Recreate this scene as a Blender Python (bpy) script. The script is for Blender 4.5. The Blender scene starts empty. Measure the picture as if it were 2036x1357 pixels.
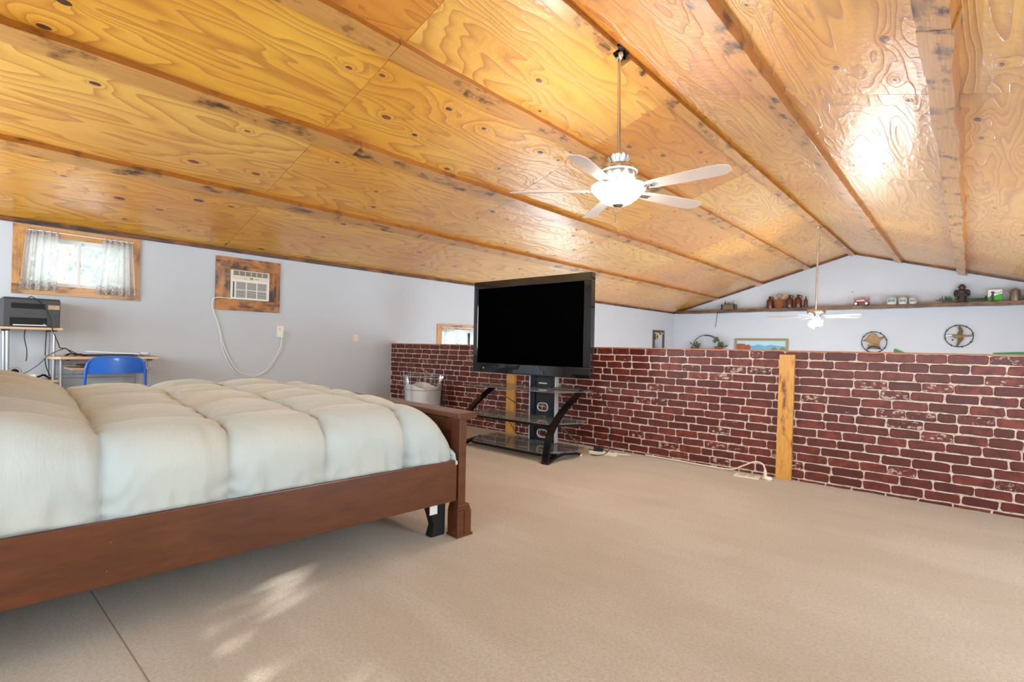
import bpy, bmesh, math, random
from mathutils import Vector, Matrix, Euler
random.seed(7)
PI = math.pi
SC = bpy.context.scene
COL = SC.collection

# ---------------------------------------------------------------- camera
# room axes: x across the room (left wall x=0), y along the ridge, z up, metres
W_PX, H_PX, F_PX = 2036.0, 1357.0, 1030.5
CAM = Vector((6.70, 0.0, 1.06))
_vy = Vector((912.0, 28.5, F_PX)).normalized()
_vx = -Vector((-1164.0, -12.5, F_PX)).normalized()
_vz = _vx.cross(_vy)
right = Vector((_vx[0], _vy[0], _vz[0])).normalized()
down = Vector((_vx[1], _vy[1], _vz[1])).normalized()
fwd = right.cross(down).normalized()
if fwd.y < 0:
    fwd = -fwd
down = fwd.cross(right).normalized()
cam_d = bpy.data.cameras.new('camera')
cam_d.sensor_width = 36.0
cam_d.lens = F_PX / W_PX * 36.0
cam_d.clip_start = 0.05
cam = bpy.data.objects.new('camera', cam_d)
COL.objects.link(cam)
m3 = Matrix((right, -down, -fwd)).transposed()
cam.matrix_world = Matrix.Translation(CAM) @ m3.to_4x4()
SC.camera = cam

# ---------------------------------------------------------------- world, sun, window daylight, added fill, exposure
w = bpy.data.worlds.new('sky_world')
SC.world = w
w.use_nodes = True
bg = w.node_tree.nodes['Background']
bg.inputs[0].default_value = (0.80, 0.90, 1.0, 1)
bg.inputs[1].default_value = 3.2

sun_d = bpy.data.lights.new('sun', 'SUN')
sun_d.energy = 7.0
sun_d.angle = 0.012
sun_d.color = (1.0, 0.95, 0.86)
sun = bpy.data.objects.new('sun', sun_d)
COL.objects.link(sun)
SUN_DIR = Vector((-0.343, 0.862, -0.375)).normalized()
sun.rotation_euler = SUN_DIR.to_track_quat('-Z', 'Y').to_euler()

def area(name, loc, direction, sx, sy, power, color):
    d = bpy.data.lights.new(name, 'AREA')
    d.shape = 'RECTANGLE'
    d.size, d.size_y = sx, sy
    d.energy = power
    d.color = color
    o = bpy.data.objects.new(name, d)
    COL.objects.link(o)
    o.location = loc
    o.rotation_euler = Vector(direction).to_track_quat('-Z', 'Z').to_euler()
    return o
# daylight in unseen window openings, partly added fill with no known window
area('back_window_daylight', (6.2, -1.14, 1.35), (0, 1, 0), 3.5, 1.10, 40, (0.82, 0.95, 1.0))
area('back_corner_fill', (1.95, -1.14, 1.45), (0, 1, 0), 2.1, 0.90, 48, (0.86, 0.96, 1.0))  # added opening and light to lift the left wall and desk
area('right_loft_fill', (8.98, 2.6, 1.42), (-1, 0, 0), 2.3, 0.95, 72, (0.82, 0.95, 1.0))  # invented unseen window, its light brightens the left wall
area('right_hall_fill', (8.98, 9.0, 0.15), (-1, 0, 0), 6.0, 1.9, 135, (0.80, 0.94, 1.0))  # fill light added from the unseen side for the far gable
area('left_hall_window_daylight', (0.05, 10.6, -0.95), (1, 0, 0), 2.6, 1.2, 80, (0.80, 0.94, 1.0))

SC.view_settings.view_transform = 'Standard'
SC.view_settings.look = 'None'
SC.view_settings.gamma = 1.0
SC.view_settings.use_curve_mapping = False
SC.view_settings.exposure = 0.6

# ---------------------------------------------------------------- helpers: objects
def tag(o, label=None, cat=None, group=None, kind=None):
    if label: o['label'] = label
    if cat: o['category'] = cat
    if group: o['group'] = group
    if kind: o['kind'] = kind
    return o

def thing(name, label, cat, loc=(0, 0, 0), rz=0.0, group=None, kind=None):
    o = bpy.data.objects.new(name, None)
    o.empty_display_size = 0.1
    COL.objects.link(o)
    o.location = loc
    o.rotation_euler = (0, 0, rz)
    return tag(o, label, cat, group, kind)

def link(name, me, parent=None, loc=(0, 0, 0), rot=(0, 0, 0)):
    o = bpy.data.objects.new(name, me)
    COL.objects.link(o)
    o.location = loc
    o.rotation_euler = rot
    if parent is not None:
        o.parent = parent
    return o

def copy_tree(o, parent=None):
    c = o.copy()
    COL.objects.link(c)
    c.parent = parent
    for ch in [x for x in COL.objects if x.parent == o]:
        copy_tree(ch, c)
    return c

class MB:
    """collects shapes in one bmesh"""
    def __init__(self):
        self.b = bmesh.new()
    def quadloop(self, rings, closed=True, caps=True):
        b = self.b
        vr = [[b.verts.new(p) for p in r] for r in rings]
        n = len(vr[0])
        for i in range(len(vr) - 1):
            for j in range(n if closed else n - 1):
                k = (j + 1) % n
                try: b.faces.new((vr[i][j], vr[i][k], vr[i + 1][k], vr[i + 1][j]))
                except ValueError: pass
        if caps:
            for r in (vr[0], vr[-1]):
                try: b.faces.new(r)
                except ValueError: pass
        return self
    def box(self, lo, hi, mat=None):
        x0, y0, z0 = lo; x1, y1, z1 = hi
        r = [(x0, y0), (x1, y0), (x1, y1), (x0, y1)]
        rings = [[(x, y, z) for x, y in r] for z in (z0, z1)]
        if mat is not None:
            rings = [[mat @ Vector(p) for p in q] for q in rings]
        return self.quadloop(rings)
    def cbox(self, c, s, rot=None):
        h = [v / 2 for v in s]
        M = Matrix.Translation(c)
        if rot is not None:
            M = M @ Euler(rot).to_matrix().to_4x4()
        return self.box((-h[0], -h[1], -h[2]), h, M)
    def prism(self, pts, axis, a, b_):
        """polygon pts extruded along axis from a to b; pts give the other two axes in order"""
        def mk(p, t):
            if axis == 0: return (t, p[0], p[1])
            if axis == 1: return (p[0], t, p[1])
            return (p[0], p[1], t)
        return self.quadloop([[mk(p, a) for p in pts], [mk(p, b_) for p in pts]])
    def tube(self, path, r, n=8, caps=True):
        path = [Vector(p) for p in path]
        rs = r if isinstance(r, (list, tuple)) else [r] * len(path)
        rings = []
        prev = None
        for i, p in enumerate(path):
            a = path[max(i - 1, 0)]; c = path[min(i + 1, len(path) - 1)]
            t = (c - a)
            t = t.normalized() if t.length > 1e-9 else Vector((0, 0, 1))
            if prev is None:
                u = t.orthogonal().normalized()
            else:
                u = (prev - t * prev.dot(t))
                u = u.normalized() if u.length > 1e-6 else t.orthogonal().normalized()
            prev = u
            v = t.cross(u)
            rings.append([p + (u * math.cos(2 * PI * k / n) + v * math.sin(2 * PI * k / n)) * rs[i] for k in range(n)])
        return self.quadloop(rings, True, caps)
    def lathe(self, prof, n=24, c=(0, 0, 0), caps=True):
        rings = [[(c[0] + r * math.cos(2 * PI * k / n), c[1] + r * math.sin(2 * PI * k / n), c[2] + z) for k in range(n)] for r, z in prof]
        return self.quadloop(rings, True, caps)
    def ribbon(self, path, width_axis, w_, th):
        """flat bar following path in a plane; width along width_axis"""
        path = [Vector(p) for p in path]
        wa = Vector(width_axis) * (w_ / 2)
        rings = []
        for i, p in enumerate(path):
            t = (path[min(i + 1, len(path) - 1)] - path[max(i - 1, 0)]).normalized()
            nn = t.cross(Vector(width_axis)).normalized() * (th / 2)
            rings.append([p + wa + nn, p - wa + nn, p - wa - nn, p + wa - nn])
        return self.quadloop(rings)
    def ball(self, c, r, seg=12, ring=8, sc=(1, 1, 1)):
        M = Matrix.Translation(c) @ Matrix.Diagonal((r * sc[0], r * sc[1], r * sc[2], 1))
        bmesh.ops.create_uvsphere(self.b, u_segments=seg, v_segments=ring, radius=1, matrix=M)
        return self
    def poly(self, pts):
        self.b.faces.new([self.b.verts.new(p) for p in pts])
        return self
    def mesh(self, name, mat, smooth=False, bevel=0.0, recalc=True):
        if recalc:
            bmesh.ops.recalc_face_normals(self.b, faces=self.b.faces[:])
        if bevel > 0:
            ed = [e for e in self.b.edges if len(e.link_faces) == 2 and e.calc_face_angle(0) > 0.6]
            bmesh.ops.bevel(self.b, geom=ed, offset=bevel, segments=2, affect='EDGES', profile=0.6, clamp_overlap=True)
        me = bpy.data.meshes.new(name)
        self.b.to_mesh(me)
        self.b.free()
        if mat is not None:
            me.materials.append(mat)
        if smooth:
            for p in me.polygons: p.use_smooth = True
            if hasattr(me, 'set_sharp_from_angle'):
                me.set_sharp_from_angle(angle=math.radians(40))
        return me
    def build(self, name, mat, parent=None, smooth=False, bevel=0.0, loc=(0, 0, 0), rot=(0, 0, 0), recalc=True):
        return link(name, self.mesh(name, mat, smooth, bevel, recalc), parent, loc, rot)

def spline(pts, n=8):
    """Catmull-Rom through pts"""
    P = [Vector(p) for p in pts]
    out = []
    for i in range(len(P) - 1):
        p0 = P[max(i - 1, 0)]; p1 = P[i]; p2 = P[i + 1]; p3 = P[min(i + 2, len(P) - 1)]
        for k in range(n):
            t = k / n
            out.append(0.5 * ((2 * p1) + (p2 - p0) * t + (2 * p0 - 5 * p1 + 4 * p2 - p3) * t * t + (3 * p1 - p0 - 3 * p2 + p3) * t ** 3))
    out.append(P[-1])
    return out

# ---------------------------------------------------------------- helpers: materials
class NT:
    def __init__(self, name):
        self.m = bpy.data.materials.new(name)
        self.m.use_nodes = True
        self.t = self.m.node_tree
        self.p = self.t.nodes['Principled BSDF']
        self.out = self.t.nodes['Material Output']
    def n(self, kind, **kw):
        nd = self.t.nodes.new(kind)
        for k, v in kw.items():
            if hasattr(nd, k) and not (k in nd.inputs):
                setattr(nd, k, v)
            else:
                self.set(nd.inputs[k], v)
        return nd
    def set(self, sock, v):
        if isinstance(v, bpy.types.NodeSocket):
            self.t.links.new(v, sock)
        else:
            sock.default_value = v
    def math(self, op, a, b=None, c=None, clamp=False):
        nd = self.t.nodes.new('ShaderNodeMath'); nd.operation = op; nd.use_clamp = clamp
        self.set(nd.inputs[0], a)
        if b is not None: self.set(nd.inputs[1], b)
        if c is not None: self.set(nd.inputs[2], c)
        return nd.outputs[0]
    def vmath(self, op, a, b=None):
        nd = self.t.nodes.new('ShaderNodeVectorMath'); nd.operation = op
        self.set(nd.inputs[0], a)
        if b is not None: self.set(nd.inputs[1], b)
        return nd.outputs[0]
    def mix(self, fac, a, b):
        nd = self.t.nodes.new('ShaderNodeMix'); nd.data_type = 'RGBA'
        self.set(nd.inputs[0], fac); self.set(nd.inputs[6], a); self.set(nd.inputs[7], b)
        return nd.outputs[2]
    def mapr(self, v, a, b, c=0.0, d=1.0, smooth=False):
        nd = self.t.nodes.new('ShaderNodeMapRange')
        if smooth: nd.interpolation_type = 'SMOOTHSTEP'
        self.set(nd.inputs[0], v)
        for i, x in enumerate((a, b, c, d)): nd.inputs[i + 1].default_value = x
        return nd.outputs[0]
    def obj(self):
        return self.t.nodes.new('ShaderNodeTexCoord').outputs['Object']
    def rnd(self):
        return self.t.nodes.new('ShaderNodeObjectInfo').outputs['Random']
    def scale(self, vec, s):
        nd = self.t.nodes.new('ShaderNodeMapping')
        self.set(nd.inputs[0], vec); nd.inputs['Scale'].default_value = s
        return nd.outputs[0]
    def noise(self, vec, sc, detail=3.0, rough=0.55, dist=0.0):
        nd = self.t.nodes.new('ShaderNodeTexNoise')
        self.set(nd.inputs['Vector'], vec); self.set(nd.inputs['Scale'], sc)
        nd.inputs['Detail'].default_value = detail; nd.inputs['Roughness'].default_value = rough
        nd.inputs['Distortion'].default_value = dist
        return nd.outputs[0]
    def bump(self, h, strength, dist=0.01):
        nd = self.t.nodes.new('ShaderNodeBump')
        self.set(nd.inputs['Height'], h)
        nd.inputs['Strength'].default_value = strength; nd.inputs['Distance'].default_value = dist
        self.t.links.new(nd.outputs[0], self.p.inputs['Normal'])
        return nd.outputs[0]
    def pr(self, **kw):
        for k, v in kw.items():
            self.set(self.p.inputs[k.replace('_', ' ')], v)
        return self

def c4(c): return (c[0], c[1], c[2], 1.0)
def srgb(r, g, b):
    f = lambda v: ((v / 255 + 0.055) / 1.055) ** 2.4 if v > 10 else v / 255 / 12.92
    return (f(r), f(g), f(b), 1.0)

def plain(name, col, rough=0.5, metal=0.0, var=0.06, sc=30.0, coat=0.0, bump=0.0, spec=0.5):
    t = NT(name)
    nz = t.noise(t.obj(), sc, 3)
    a = tuple(max(0, c * (1 - var)) for c in col[:3]); b = tuple(min(1, c * (1 + var)) for c in col[:3])
    t.pr(Base_Color=t.mix(nz, c4(a), c4(b)), Roughness=rough, Metallic=metal, Coat_Weight=coat)
    t.p.inputs['Specular IOR Level'].default_value = spec
    if bump: t.bump(nz, bump, 0.004)
    return t.m

def emissive(name, col, strength):
    t = NT(name)
    t.pr(Base_Color=col, Emission_Color=col, Emission_Strength=strength, Roughness=0.4)
    return t.m

def plywood():
    t = NT('varnished_plywood')
    r = t.rnd()
    off = t.vmath('SCALE', (37.0, 91.0, 13.0)); 
    nd = off.node; t.set(nd.inputs['Scale'], r)
    co = t.vmath('ADD', t.obj(), off)
    # knots
    kv = t.scale(co, (2.3, 1.25, 0.0))
    vo = t.n('ShaderNodeTexVoronoi', voronoi_dimensions='2D'); t.set(vo.inputs['Vector'], kv); vo.inputs['Scale'].default_value = 1.35
    vo.inputs['Randomness'].default_value = 1.0
    sep = t.n('ShaderNodeSeparateColor'); t.set(sep.inputs[0], vo.outputs['Color'])
    has = t.math('GREATER_THAN', sep.outputs[0], t.math('ADD', 0.35, t.math('MULTIPLY', t.math('FRACT', t.math('MULTIPLY', r, 5.7)), 0.5)))
    ksize = t.mapr(sep.outputs[1], 0, 1, 0.022, 0.075)
    wob = t.math('MULTIPLY', t.noise(t.scale(co, (1, 1, 0)), 26.0, 2), 0.02)
    dist = t.math('ADD', vo.outputs['Distance'], wob)
    kn = t.math('MULTIPLY', t.math('LESS_THAN', t.math('SUBTRACT', dist, 0.01), ksize), has)
    rim = t.math('MULTIPLY', t.math('LESS_THAN', t.math('SUBTRACT', dist, 0.017), ksize), has)
    field = t.math('MULTIPLY', t.math('POWER', 2.718, t.math('MULTIPLY', dist, -9.0)), has)
    # rotary-cut contour figure
    n1 = t.noise(t.scale(co, (1.9, 0.34, 0.0)), 1.15, 2.5, 0.5, 0.3)
    val = t.math('ADD', t.math('MULTIPLY', n1, 17.0), t.math('MULTIPLY', field, 4.5))
    xs = t.n('ShaderNodeSeparateXYZ'); t.set(xs.inputs[0], co)
    val = t.math('ADD', val, t.math('MULTIPLY', xs.outputs[0], 5.0))
    fr = t.math('FRACT', val)
    line = t.mapr(fr, 0.0, 1.0, 0.0, 1.0)
    line = t.math('POWER', line, 2.6)
    edge = t.mapr(fr, 0.93, 1.0, 1.0, 0.0)
    line = t.math('MULTIPLY', line, edge)
    fine = t.noise(t.scale(co, (60.0, 4.0, 0.0)), 1.0, 3)
    big = t.noise(t.scale(co, (1.0, 0.5, 0.0)), 1.1, 2)
    base = t.mix(t.mapr(big, 0.35, 0.65), srgb(222, 150, 40), srgb(236, 178, 66))
    red = t.math('MULTIPLY', t.math('GREATER_THAN', r, 0.86), 0.45)
    base = t.mix(red, base, srgb(196, 120, 60))
    base = t.mix(t.math('MULTIPLY', t.math('LESS_THAN', r, 0.3), 0.35), base, srgb(222, 182, 110))
    col = t.mix(t.math('MULTIPLY', line, 0.74), base, srgb(166, 96, 30))
    col = t.mix(t.mapr(fine, 0.3, 0.8, 0.0, 0.18), col, srgb(150, 84, 30))
    col = t.mix(t.math('MULTIPLY', rim, 0.75), col, srgb(74, 34, 14))
    col = t.mix(t.math('MULTIPLY', kn, 0.85), col, srgb(128, 64, 28))
    cr = t.math('MULTIPLY', t.math('MULTIPLY', kn, t.math('GREATER_THAN', sep.outputs[2], 0.6)), 0.8)
    col = t.mix(cr, col, srgb(50, 28, 20))
    t.pr(Base_Color=col, Roughness=0.42, Coat_Weight=1.0, Coat_Roughness=0.30)
    h = t.math('ADD', t.math('MULTIPLY', line, 0.5), t.noise(t.scale(co, (9, 5, 0)), 3.0, 4))
    b = t.bump(h, 0.5, 0.009)
    t.t.links.new(b, t.p.inputs['Coat Normal'])
    return t.m

def torched(name, light, dark, amt=0.5, scale=(14.0, 1.3, 14.0), coat=0.4, blot=None):
    """pine board with dark burnt streaks; grain along local y"""
    t = NT(name)
    r = t.rnd()
    off = t.vmath('SCALE', (31.0, 17.0, 53.0)); t.set(off.node.inputs['Scale'], r)
    co = t.vmath('ADD', t.obj(), off)
    g = t.noise(t.scale(co, scale), 1.5, 4, 0.6, 0.6)
    g2 = t.noise(t.scale(co, (scale[0] * 4, scale[1], scale[2] * 4)), 2.0, 3)
    blot = t.noise(t.scale(co, blot or (scale[0] * 0.35, scale[1] * 2.2, scale[2] * 0.35)), 1.3, 4, 0.62)
    col = t.mix(t.mapr(g2, 0.3, 0.7), light, tuple(c * 0.72 for c in light[:3]) + (1,))
    f = t.math('MULTIPLY', t.mapr(blot, 0.62 - amt * 0.26, 0.74 - amt * 0.16, 0, 1, True), t.mapr(g, 0.34, 0.6, 0.25, 1.0))
    col = t.mix(f, col, dark)
    t.pr(Base_Color=col, Roughness=0.42, Coat_Weight=coat, Coat_Roughness=0.22)
    t.bump(g2, 0.25, 0.004)
    return t.m

def brick_mat():
    t = NT('printed_red_brick')
    geo = t.n('ShaderNodeNewGeometry')
    r = t.math('FRACT', t.math('ADD', t.rnd(), geo.outputs['Random Per Island']))
    pos = geo.outputs['Position']
    n1 = t.noise(pos, 16.0, 4, 0.6)
    n2 = t.noise(t.scale(pos, (1, 1, 1.4)), 26.0, 5, 0.68)
    a = t.mix(r, srgb(84, 31, 25), srgb(128, 55, 43))
    col = t.mix(t.mapr(n1, 0.35, 0.7), a, srgb(74, 26, 22))
    pale = t.mapr(t.math('FRACT', t.math('MULTIPLY', r, 7.3)), 0.82, 0.92, 0.0, 1.0)
    th = t.math('SUBTRACT', 0.735, t.math('MULTIPLY', pale, 0.2))
    sc = t.math('MULTIPLY', t.math('SUBTRACT', n2, th), 16.0, clamp=True)
    col = t.mix(t.math('MULTIPLY', sc, 0.8), col, srgb(205, 180, 165))
    t.pr(Base_Color=col, Roughness=0.38)
    t.bump(n2, 0.25, 0.003)
    return t.m

def mortar_mat():
    t = NT('whitish_mortar')
    co = t.obj()
    n1 = t.noise(co, 38.0, 5, 0.7)
    n2 = t.noise(co, 5.0, 3)
    c = t.mix(t.mapr(n1, 0.30, 0.52), srgb(140, 98, 82), srgb(212, 200, 188))
    c = t.mix(t.mapr(n2, 0.4, 0.7, 0.0, 0.3), c, srgb(186, 160, 142))
    t.pr(Base_Color=c, Roughness=0.8)
    t.bump(n1, 0.3, 0.003)
    return t.m

def carpet_mat():
    t = NT('beige_cut_pile_carpet')
    co = t.obj()
    f = t.noise(co, 260.0, 2, 0.7)
    f2 = t.noise(co, 75.0, 4, 0.75)
    big = t.noise(t.scale(co, (0.8, 1.4, 1)), 1.3, 3, 0.5, 0.4)
    col = t.mix(t.mapr(big, 0.35, 0.65), srgb(202, 191, 178), srgb(216, 208, 198))
    col = t.mix(t.mapr(f, 0.3, 0.72), t.mix(0.42, col, srgb(128, 108, 88)), col)
    col = t.mix(t.mapr(f2, 0.42, 0.62, 0.0, 0.40), col, srgb(150, 133, 114))
    st = t.noise(t.scale(co, (0.5, 5.5, 1)), 1.6, 3, 0.55, 0.5)
    col = t.mix(t.mapr(st, 0.35, 0.65, 0.0, 0.14), col, srgb(160, 138, 112))
    t.pr(Base_Color=col, Roughness=0.95, Sheen_Weight=0.25, Sheen_Roughness=0.5)
    t.p.inputs['Specular IOR Level'].default_value = 0.1
    t.bump(t.math('ADD', f, f2), 0.7, 0.006)
    return t.m

def wall_mat(name, col):
    t = NT(name)
    co = t.obj()
    n1 = t.noise(co, 55.0, 3, 0.6)
    n2 = t.noise(co, 1.2, 2)
    c = t.mix(t.mapr(n2, 0.3, 0.7), col, tuple(v * 0.96 for v in col[:3]) + (1,))
    t.pr(Base_Color=c, Roughness=0.75)
    t.p.inputs['Specular IOR Level'].default_value = 0.25
    t.bump(n1, 0.12, 0.004)
    return t.m

def glass_mat(name, tint=(1, 1, 1, 1), gloss=1.45, rough=0.02, keep=1.0):
    """thin clear sheet: lets light straight through and mirrors at a slant"""
    t = NT(name)
    tr = t.n('ShaderNodeBsdfTransparent'); tr.inputs[0].default_value = tint
    gl = t.n('ShaderNodeBsdfGlossy'); gl.inputs['Roughness'].default_value = rough
    fr = t.n('ShaderNodeFresnel'); fr.inputs[0].default_value = gloss
    mx = t.n('ShaderNodeMixShader')
    t.t.links.new(fr.outputs[0], mx.inputs[0]); t.t.links.new(tr.outputs[0], mx.inputs[1]); t.t.links.new(gl.outputs[0], mx.inputs[2])
    t.t.links.new(mx.outputs[0], t.out.inputs['Surface'])
    return t.m

def dusty_glass():
    t = NT('dusty_shelf_glass')
    tr = t.n('ShaderNodeBsdfTransparent'); tr.inputs[0].default_value = (0.92, 0.95, 0.94, 1)
    gl = t.n('ShaderNodeBsdfGlossy'); gl.inputs['Roughness'].default_value = 0.03
    df = t.n('ShaderNodeBsdfDiffuse'); df.inputs[0].default_value = (0.62, 0.64, 0.64, 1)
    fr = t.n('ShaderNodeFresnel'); fr.inputs[0].default_value = 1.4
    dm = t.mapr(t.noise(t.obj(), 9.0, 4), 0.3, 0.7, 0.14, 0.34)
    m0 = t.n('ShaderNodeMixShader'); t.set(m0.inputs[0], dm)
    t.t.links.new(tr.outputs[0], m0.inputs[1]); t.t.links.new(df.outputs[0], m0.inputs[2])
    mx = t.n('ShaderNodeMixShader')
    t.t.links.new(fr.outputs[0], mx.inputs[0]); t.t.links.new(m0.outputs[0], mx.inputs[1]); t.t.links.new(gl.outputs[0], mx.inputs[2])
    t.t.links.new(mx.outputs[0], t.out.inputs['Surface'])
    return t.m

def sheer_mat():
    """white curtain fabric with a grey line print and a darker header"""
    t = NT('printed_curtain_fabric')
    co = t.obj()
    n = t.noise(co, 14.0, 2, 0.5, 1.2)
    ln = t.math('ABSOLUTE', t.math('SUBTRACT', t.math('FRACT', t.math('MULTIPLY', n, 6.0)), 0.5))
    pr_ = t.mapr(ln, 0.0, 0.09, 1.0, 0.0)
    xs = t.n('ShaderNodeSeparateXYZ'); t.set(xs.inputs[0], co)
    bandt = t.mapr(xs.outputs[2], -0.10, -0.03, 0.0, 1.0)
    bandb = t.mapr(xs.outputs[2], -0.47, -0.50, 0.0, 1.0)
    spk = t.mapr(t.noise(co, 70.0, 3, 0.7), 0.48, 0.6)
    dk = t.math('MAXIMUM', t.math('MULTIPLY', pr_, 0.5), t.math('MULTIPLY', t.math('MAXIMUM', bandt, bandb), spk))
    col = t.mix(t.math('MULTIPLY', dk, 0.62), srgb(240, 240, 240), srgb(70, 66, 62))
    df = t.n('ShaderNodeBsdfDiffuse'); t.set(df.inputs[0], col)
    tl = t.n('ShaderNodeBsdfTranslucent'); t.set(tl.inputs[0], col)
    tp = t.n('ShaderNodeBsdfTransparent'); t.set(tp.inputs[0], col)
    m1 = t.n('ShaderNodeMixShader'); m1.inputs[0].default_value = 0.62
    t.t.links.new(df.outputs[0], m1.inputs[1]); t.t.links.new(tl.outputs[0], m1.inputs[2])
    m2 = t.n('ShaderNodeMixShader'); m2.inputs[0].default_value = 0.12
    t.t.links.new(m1.outputs[0], m2.inputs[1]); t.t.links.new(tp.outputs[0], m2.inputs[2])
    t.t.links.new(m2.outputs[0], t.out.inputs['Surface'])
    return t.m

def stained_wood(name, a, b, rough=0.38, scale=(10.0, 2.0, 10.0)):
    t = NT(name)
    co = t.obj()
    g = t.noise(t.scale(co, scale), 3.0, 4, 0.6, 0.4)
    bl = t.noise(co, 3.2, 3)
    col = t.mix(t.mapr(g, 0.3, 0.7), a, b)
    col = t.mix(t.mapr(bl, 0.35, 0.7, 0.0, 0.45), col, tuple(v * 0.6 for v in a[:3]) + (1,))
    sp = t.mapr(t.noise(co, 75.0, 2, 0.5), 0.77, 0.8, 0.0, 0.5)
    col = t.mix(sp, col, srgb(200, 170, 140))
    t.pr(Base_Color=col, Roughness=rough, Coat_Weight=0.25, Coat_Roughness=0.2)
    return t.m

def fabric_mat():
    t = NT('pale_sage_cotton')
    co = t.obj()
    wv = t.noise(co, 420.0, 2)
    wr = t.noise(t.scale(co, (3.0, 9.0, 3.0)), 4.0, 5, 0.6, 0.8)
    big = t.noise(co, 1.8, 2)
    col = t.mix(t.mapr(big, 0.3, 0.7), srgb(178, 190, 194), srgb(192, 195, 188))
    t.pr(Base_Color=col, Roughness=0.72, Sheen_Weight=0.3, Sheen_Roughness=0.4)
    t.bump(t.math('ADD', t.math('MULTIPLY', wv, 0.06), wr), 0.16, 0.02)
    return t.m

M = {}
M['ply'] = plywood()
M['beam'] = torched('torched_beam', srgb(205, 148, 80), srgb(62, 34, 18), 0.48)
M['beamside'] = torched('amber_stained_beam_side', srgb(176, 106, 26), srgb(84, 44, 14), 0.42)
M['burnt'] = torched('burnt_trim', srgb(146, 86, 38), srgb(30, 16, 9), 1.1)
M['burnt_x'] = torched('burnt_board_horizontal', srgb(206, 134, 62), srgb(36, 18, 9), 0.98, scale=(14, 1.6, 14))
M['casing'] = torched('window_casing_pine', srgb(216, 158, 92), srgb(96, 52, 22), 0.50)
M['post'] = torched('scorched_pine_post', srgb(226, 164, 76), srgb(120, 66, 24), 0.50, scale=(30, 30, 1.6), blot=(9, 9, 3.2))
M['wall'] = wall_mat('pale_blue_grey_paint', srgb(202, 209, 218))
M['brick'] = brick_mat()
M['carpet'] = carpet_mat()
M['lowfloor'] = plain('hall_floor_boards', srgb(150, 120, 90), 0.5, var=0.15, sc=6)
M['glass'] = glass_mat('window_glass')
M['curtain'] = sheer_mat()
M['vinyl'] = plain('white_vinyl', srgb(240, 240, 238), 0.4)
M['mortar'] = mortar_mat()
M['capwood'] = plain('half_wall_cap_wood', srgb(176, 118, 82), 0.5, var=0.2, sc=14)
M['bedwood'] = stained_wood('cherry_stained_wood', srgb(104, 54, 22), srgb(78, 38, 14))
M['quilt'] = fabric_mat()
M['sheet'] = plain('white_sheet', srgb(225, 225, 222), 0.8)
M['black'] = plain('black_plastic', srgb(24, 25, 28), 0.35, var=0.1)
M['matte_black'] = plain('matte_black_cloth', srgb(14, 14, 16), 0.8, var=0.1)
M['piano'] = plain('piano_black_bezel', srgb(10, 12, 18), 0.06, var=0.05, coat=1.0)
M['screen'] = plain('black_screen', (0.0008, 0.0008, 0.0008), 0.5, var=0.0, spec=0.0)
M['gunmetal'] = plain('glossy_black_metal', srgb(38, 38, 42), 0.16, 0.75, var=0.1)
M['slate'] = plain('slate_plastic', srgb(48, 60, 70), 0.3)
M['chrome'] = plain('brushed_nickel', srgb(205, 203, 198), 0.22, 1.0, var=0.05)
M['silver'] = plain('silver_paint', srgb(215, 217, 220), 0.35, 0.3)
M['white'] = plain('white_plastic', srgb(236, 236, 232), 0.4)
M['cream'] = plain('cream_plastic', srgb(226, 216, 194), 0.45)
M['beige'] = plain('beige_cord', srgb(222, 214, 192), 0.5)
M['shelfglass'] = dusty_glass()
M['blue'] = plain('blue_enamel', srgb(16, 98, 200), 0.3, var=0.12, sc=8, coat=0.4)
M['maple'] = plain('maple_laminate', srgb(214, 178, 142), 0.45, var=0.08, sc=20)
M['greymetal'] = plain('grey_tube_metal', srgb(176, 180, 188), 0.35, 0.6)
M['printer'] = plain('charcoal_printer_plastic', srgb(62, 63, 66), 0.5)
M['paper'] = plain('white_paper', srgb(240, 238, 234), 0.8)
M['blade'] = plain('whitewashed_blade', srgb(226, 208, 196), 0.5, var=0.05, sc=12)

# ================================================================ SETTING
S = 0.2965                       # roof slope
EZ, HW, BW = 2.17, 4.525, 9.05   # eave height, half width, full width
RZ = EZ + S * HW
Y0, Y1 = -1.2, 14.90             # back wall, far gable
YB = 4.76                        # brick face of the half wall
ZL = -2.5                        # floor of the hall below
NRM = math.sqrt(1 + S * S)

def cells_wall(name, axis, face, thick, a0, a1, z0, z1, holes, mat):
    """wall slab with rectangular openings; axis 0: plane x=face, axis 1: plane y=face"""
    m = MB()
    As = sorted({a0, a1, *[h[0] for h in holes], *[h[1] for h in holes]})
    Zs = sorted({z0, z1, *[h[2] for h in holes], *[h[3] for h in holes]})
    for i in range(len(As) - 1):
        for j in range(len(Zs) - 1):
            ca, cz = (As[i] + As[i + 1]) / 2, (Zs[j] + Zs[j + 1]) / 2
            if any(h[0] < ca < h[1] and h[2] < cz < h[3] for h in holes):
                continue
            f0, f1 = sorted((face, face + thick))
            if axis == 0: m.box((f0, As[i], Zs[j]), (f1, As[i + 1], Zs[j + 1]))
            else: m.box((As[i], f0, Zs[j]), (As[i + 1], f1, Zs[j + 1]))
    bmesh.ops.remove_doubles(m.b, verts=m.b.verts[:], dist=1e-5)
    seen = {}
    kill = []
    for f in m.b.faces:
        k = tuple(sorted(v.index for v in f.verts)) if False else tuple(sorted((round(v.co.x, 4), round(v.co.y, 4), round(v.co.z, 4)) for v in f.verts))
        if k in seen: kill += [f, seen[k]]
        else: seen[k] = f
    bmesh.ops.delete(m.b, geom=list(set(kill)), context='FACES')
    return m

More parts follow.
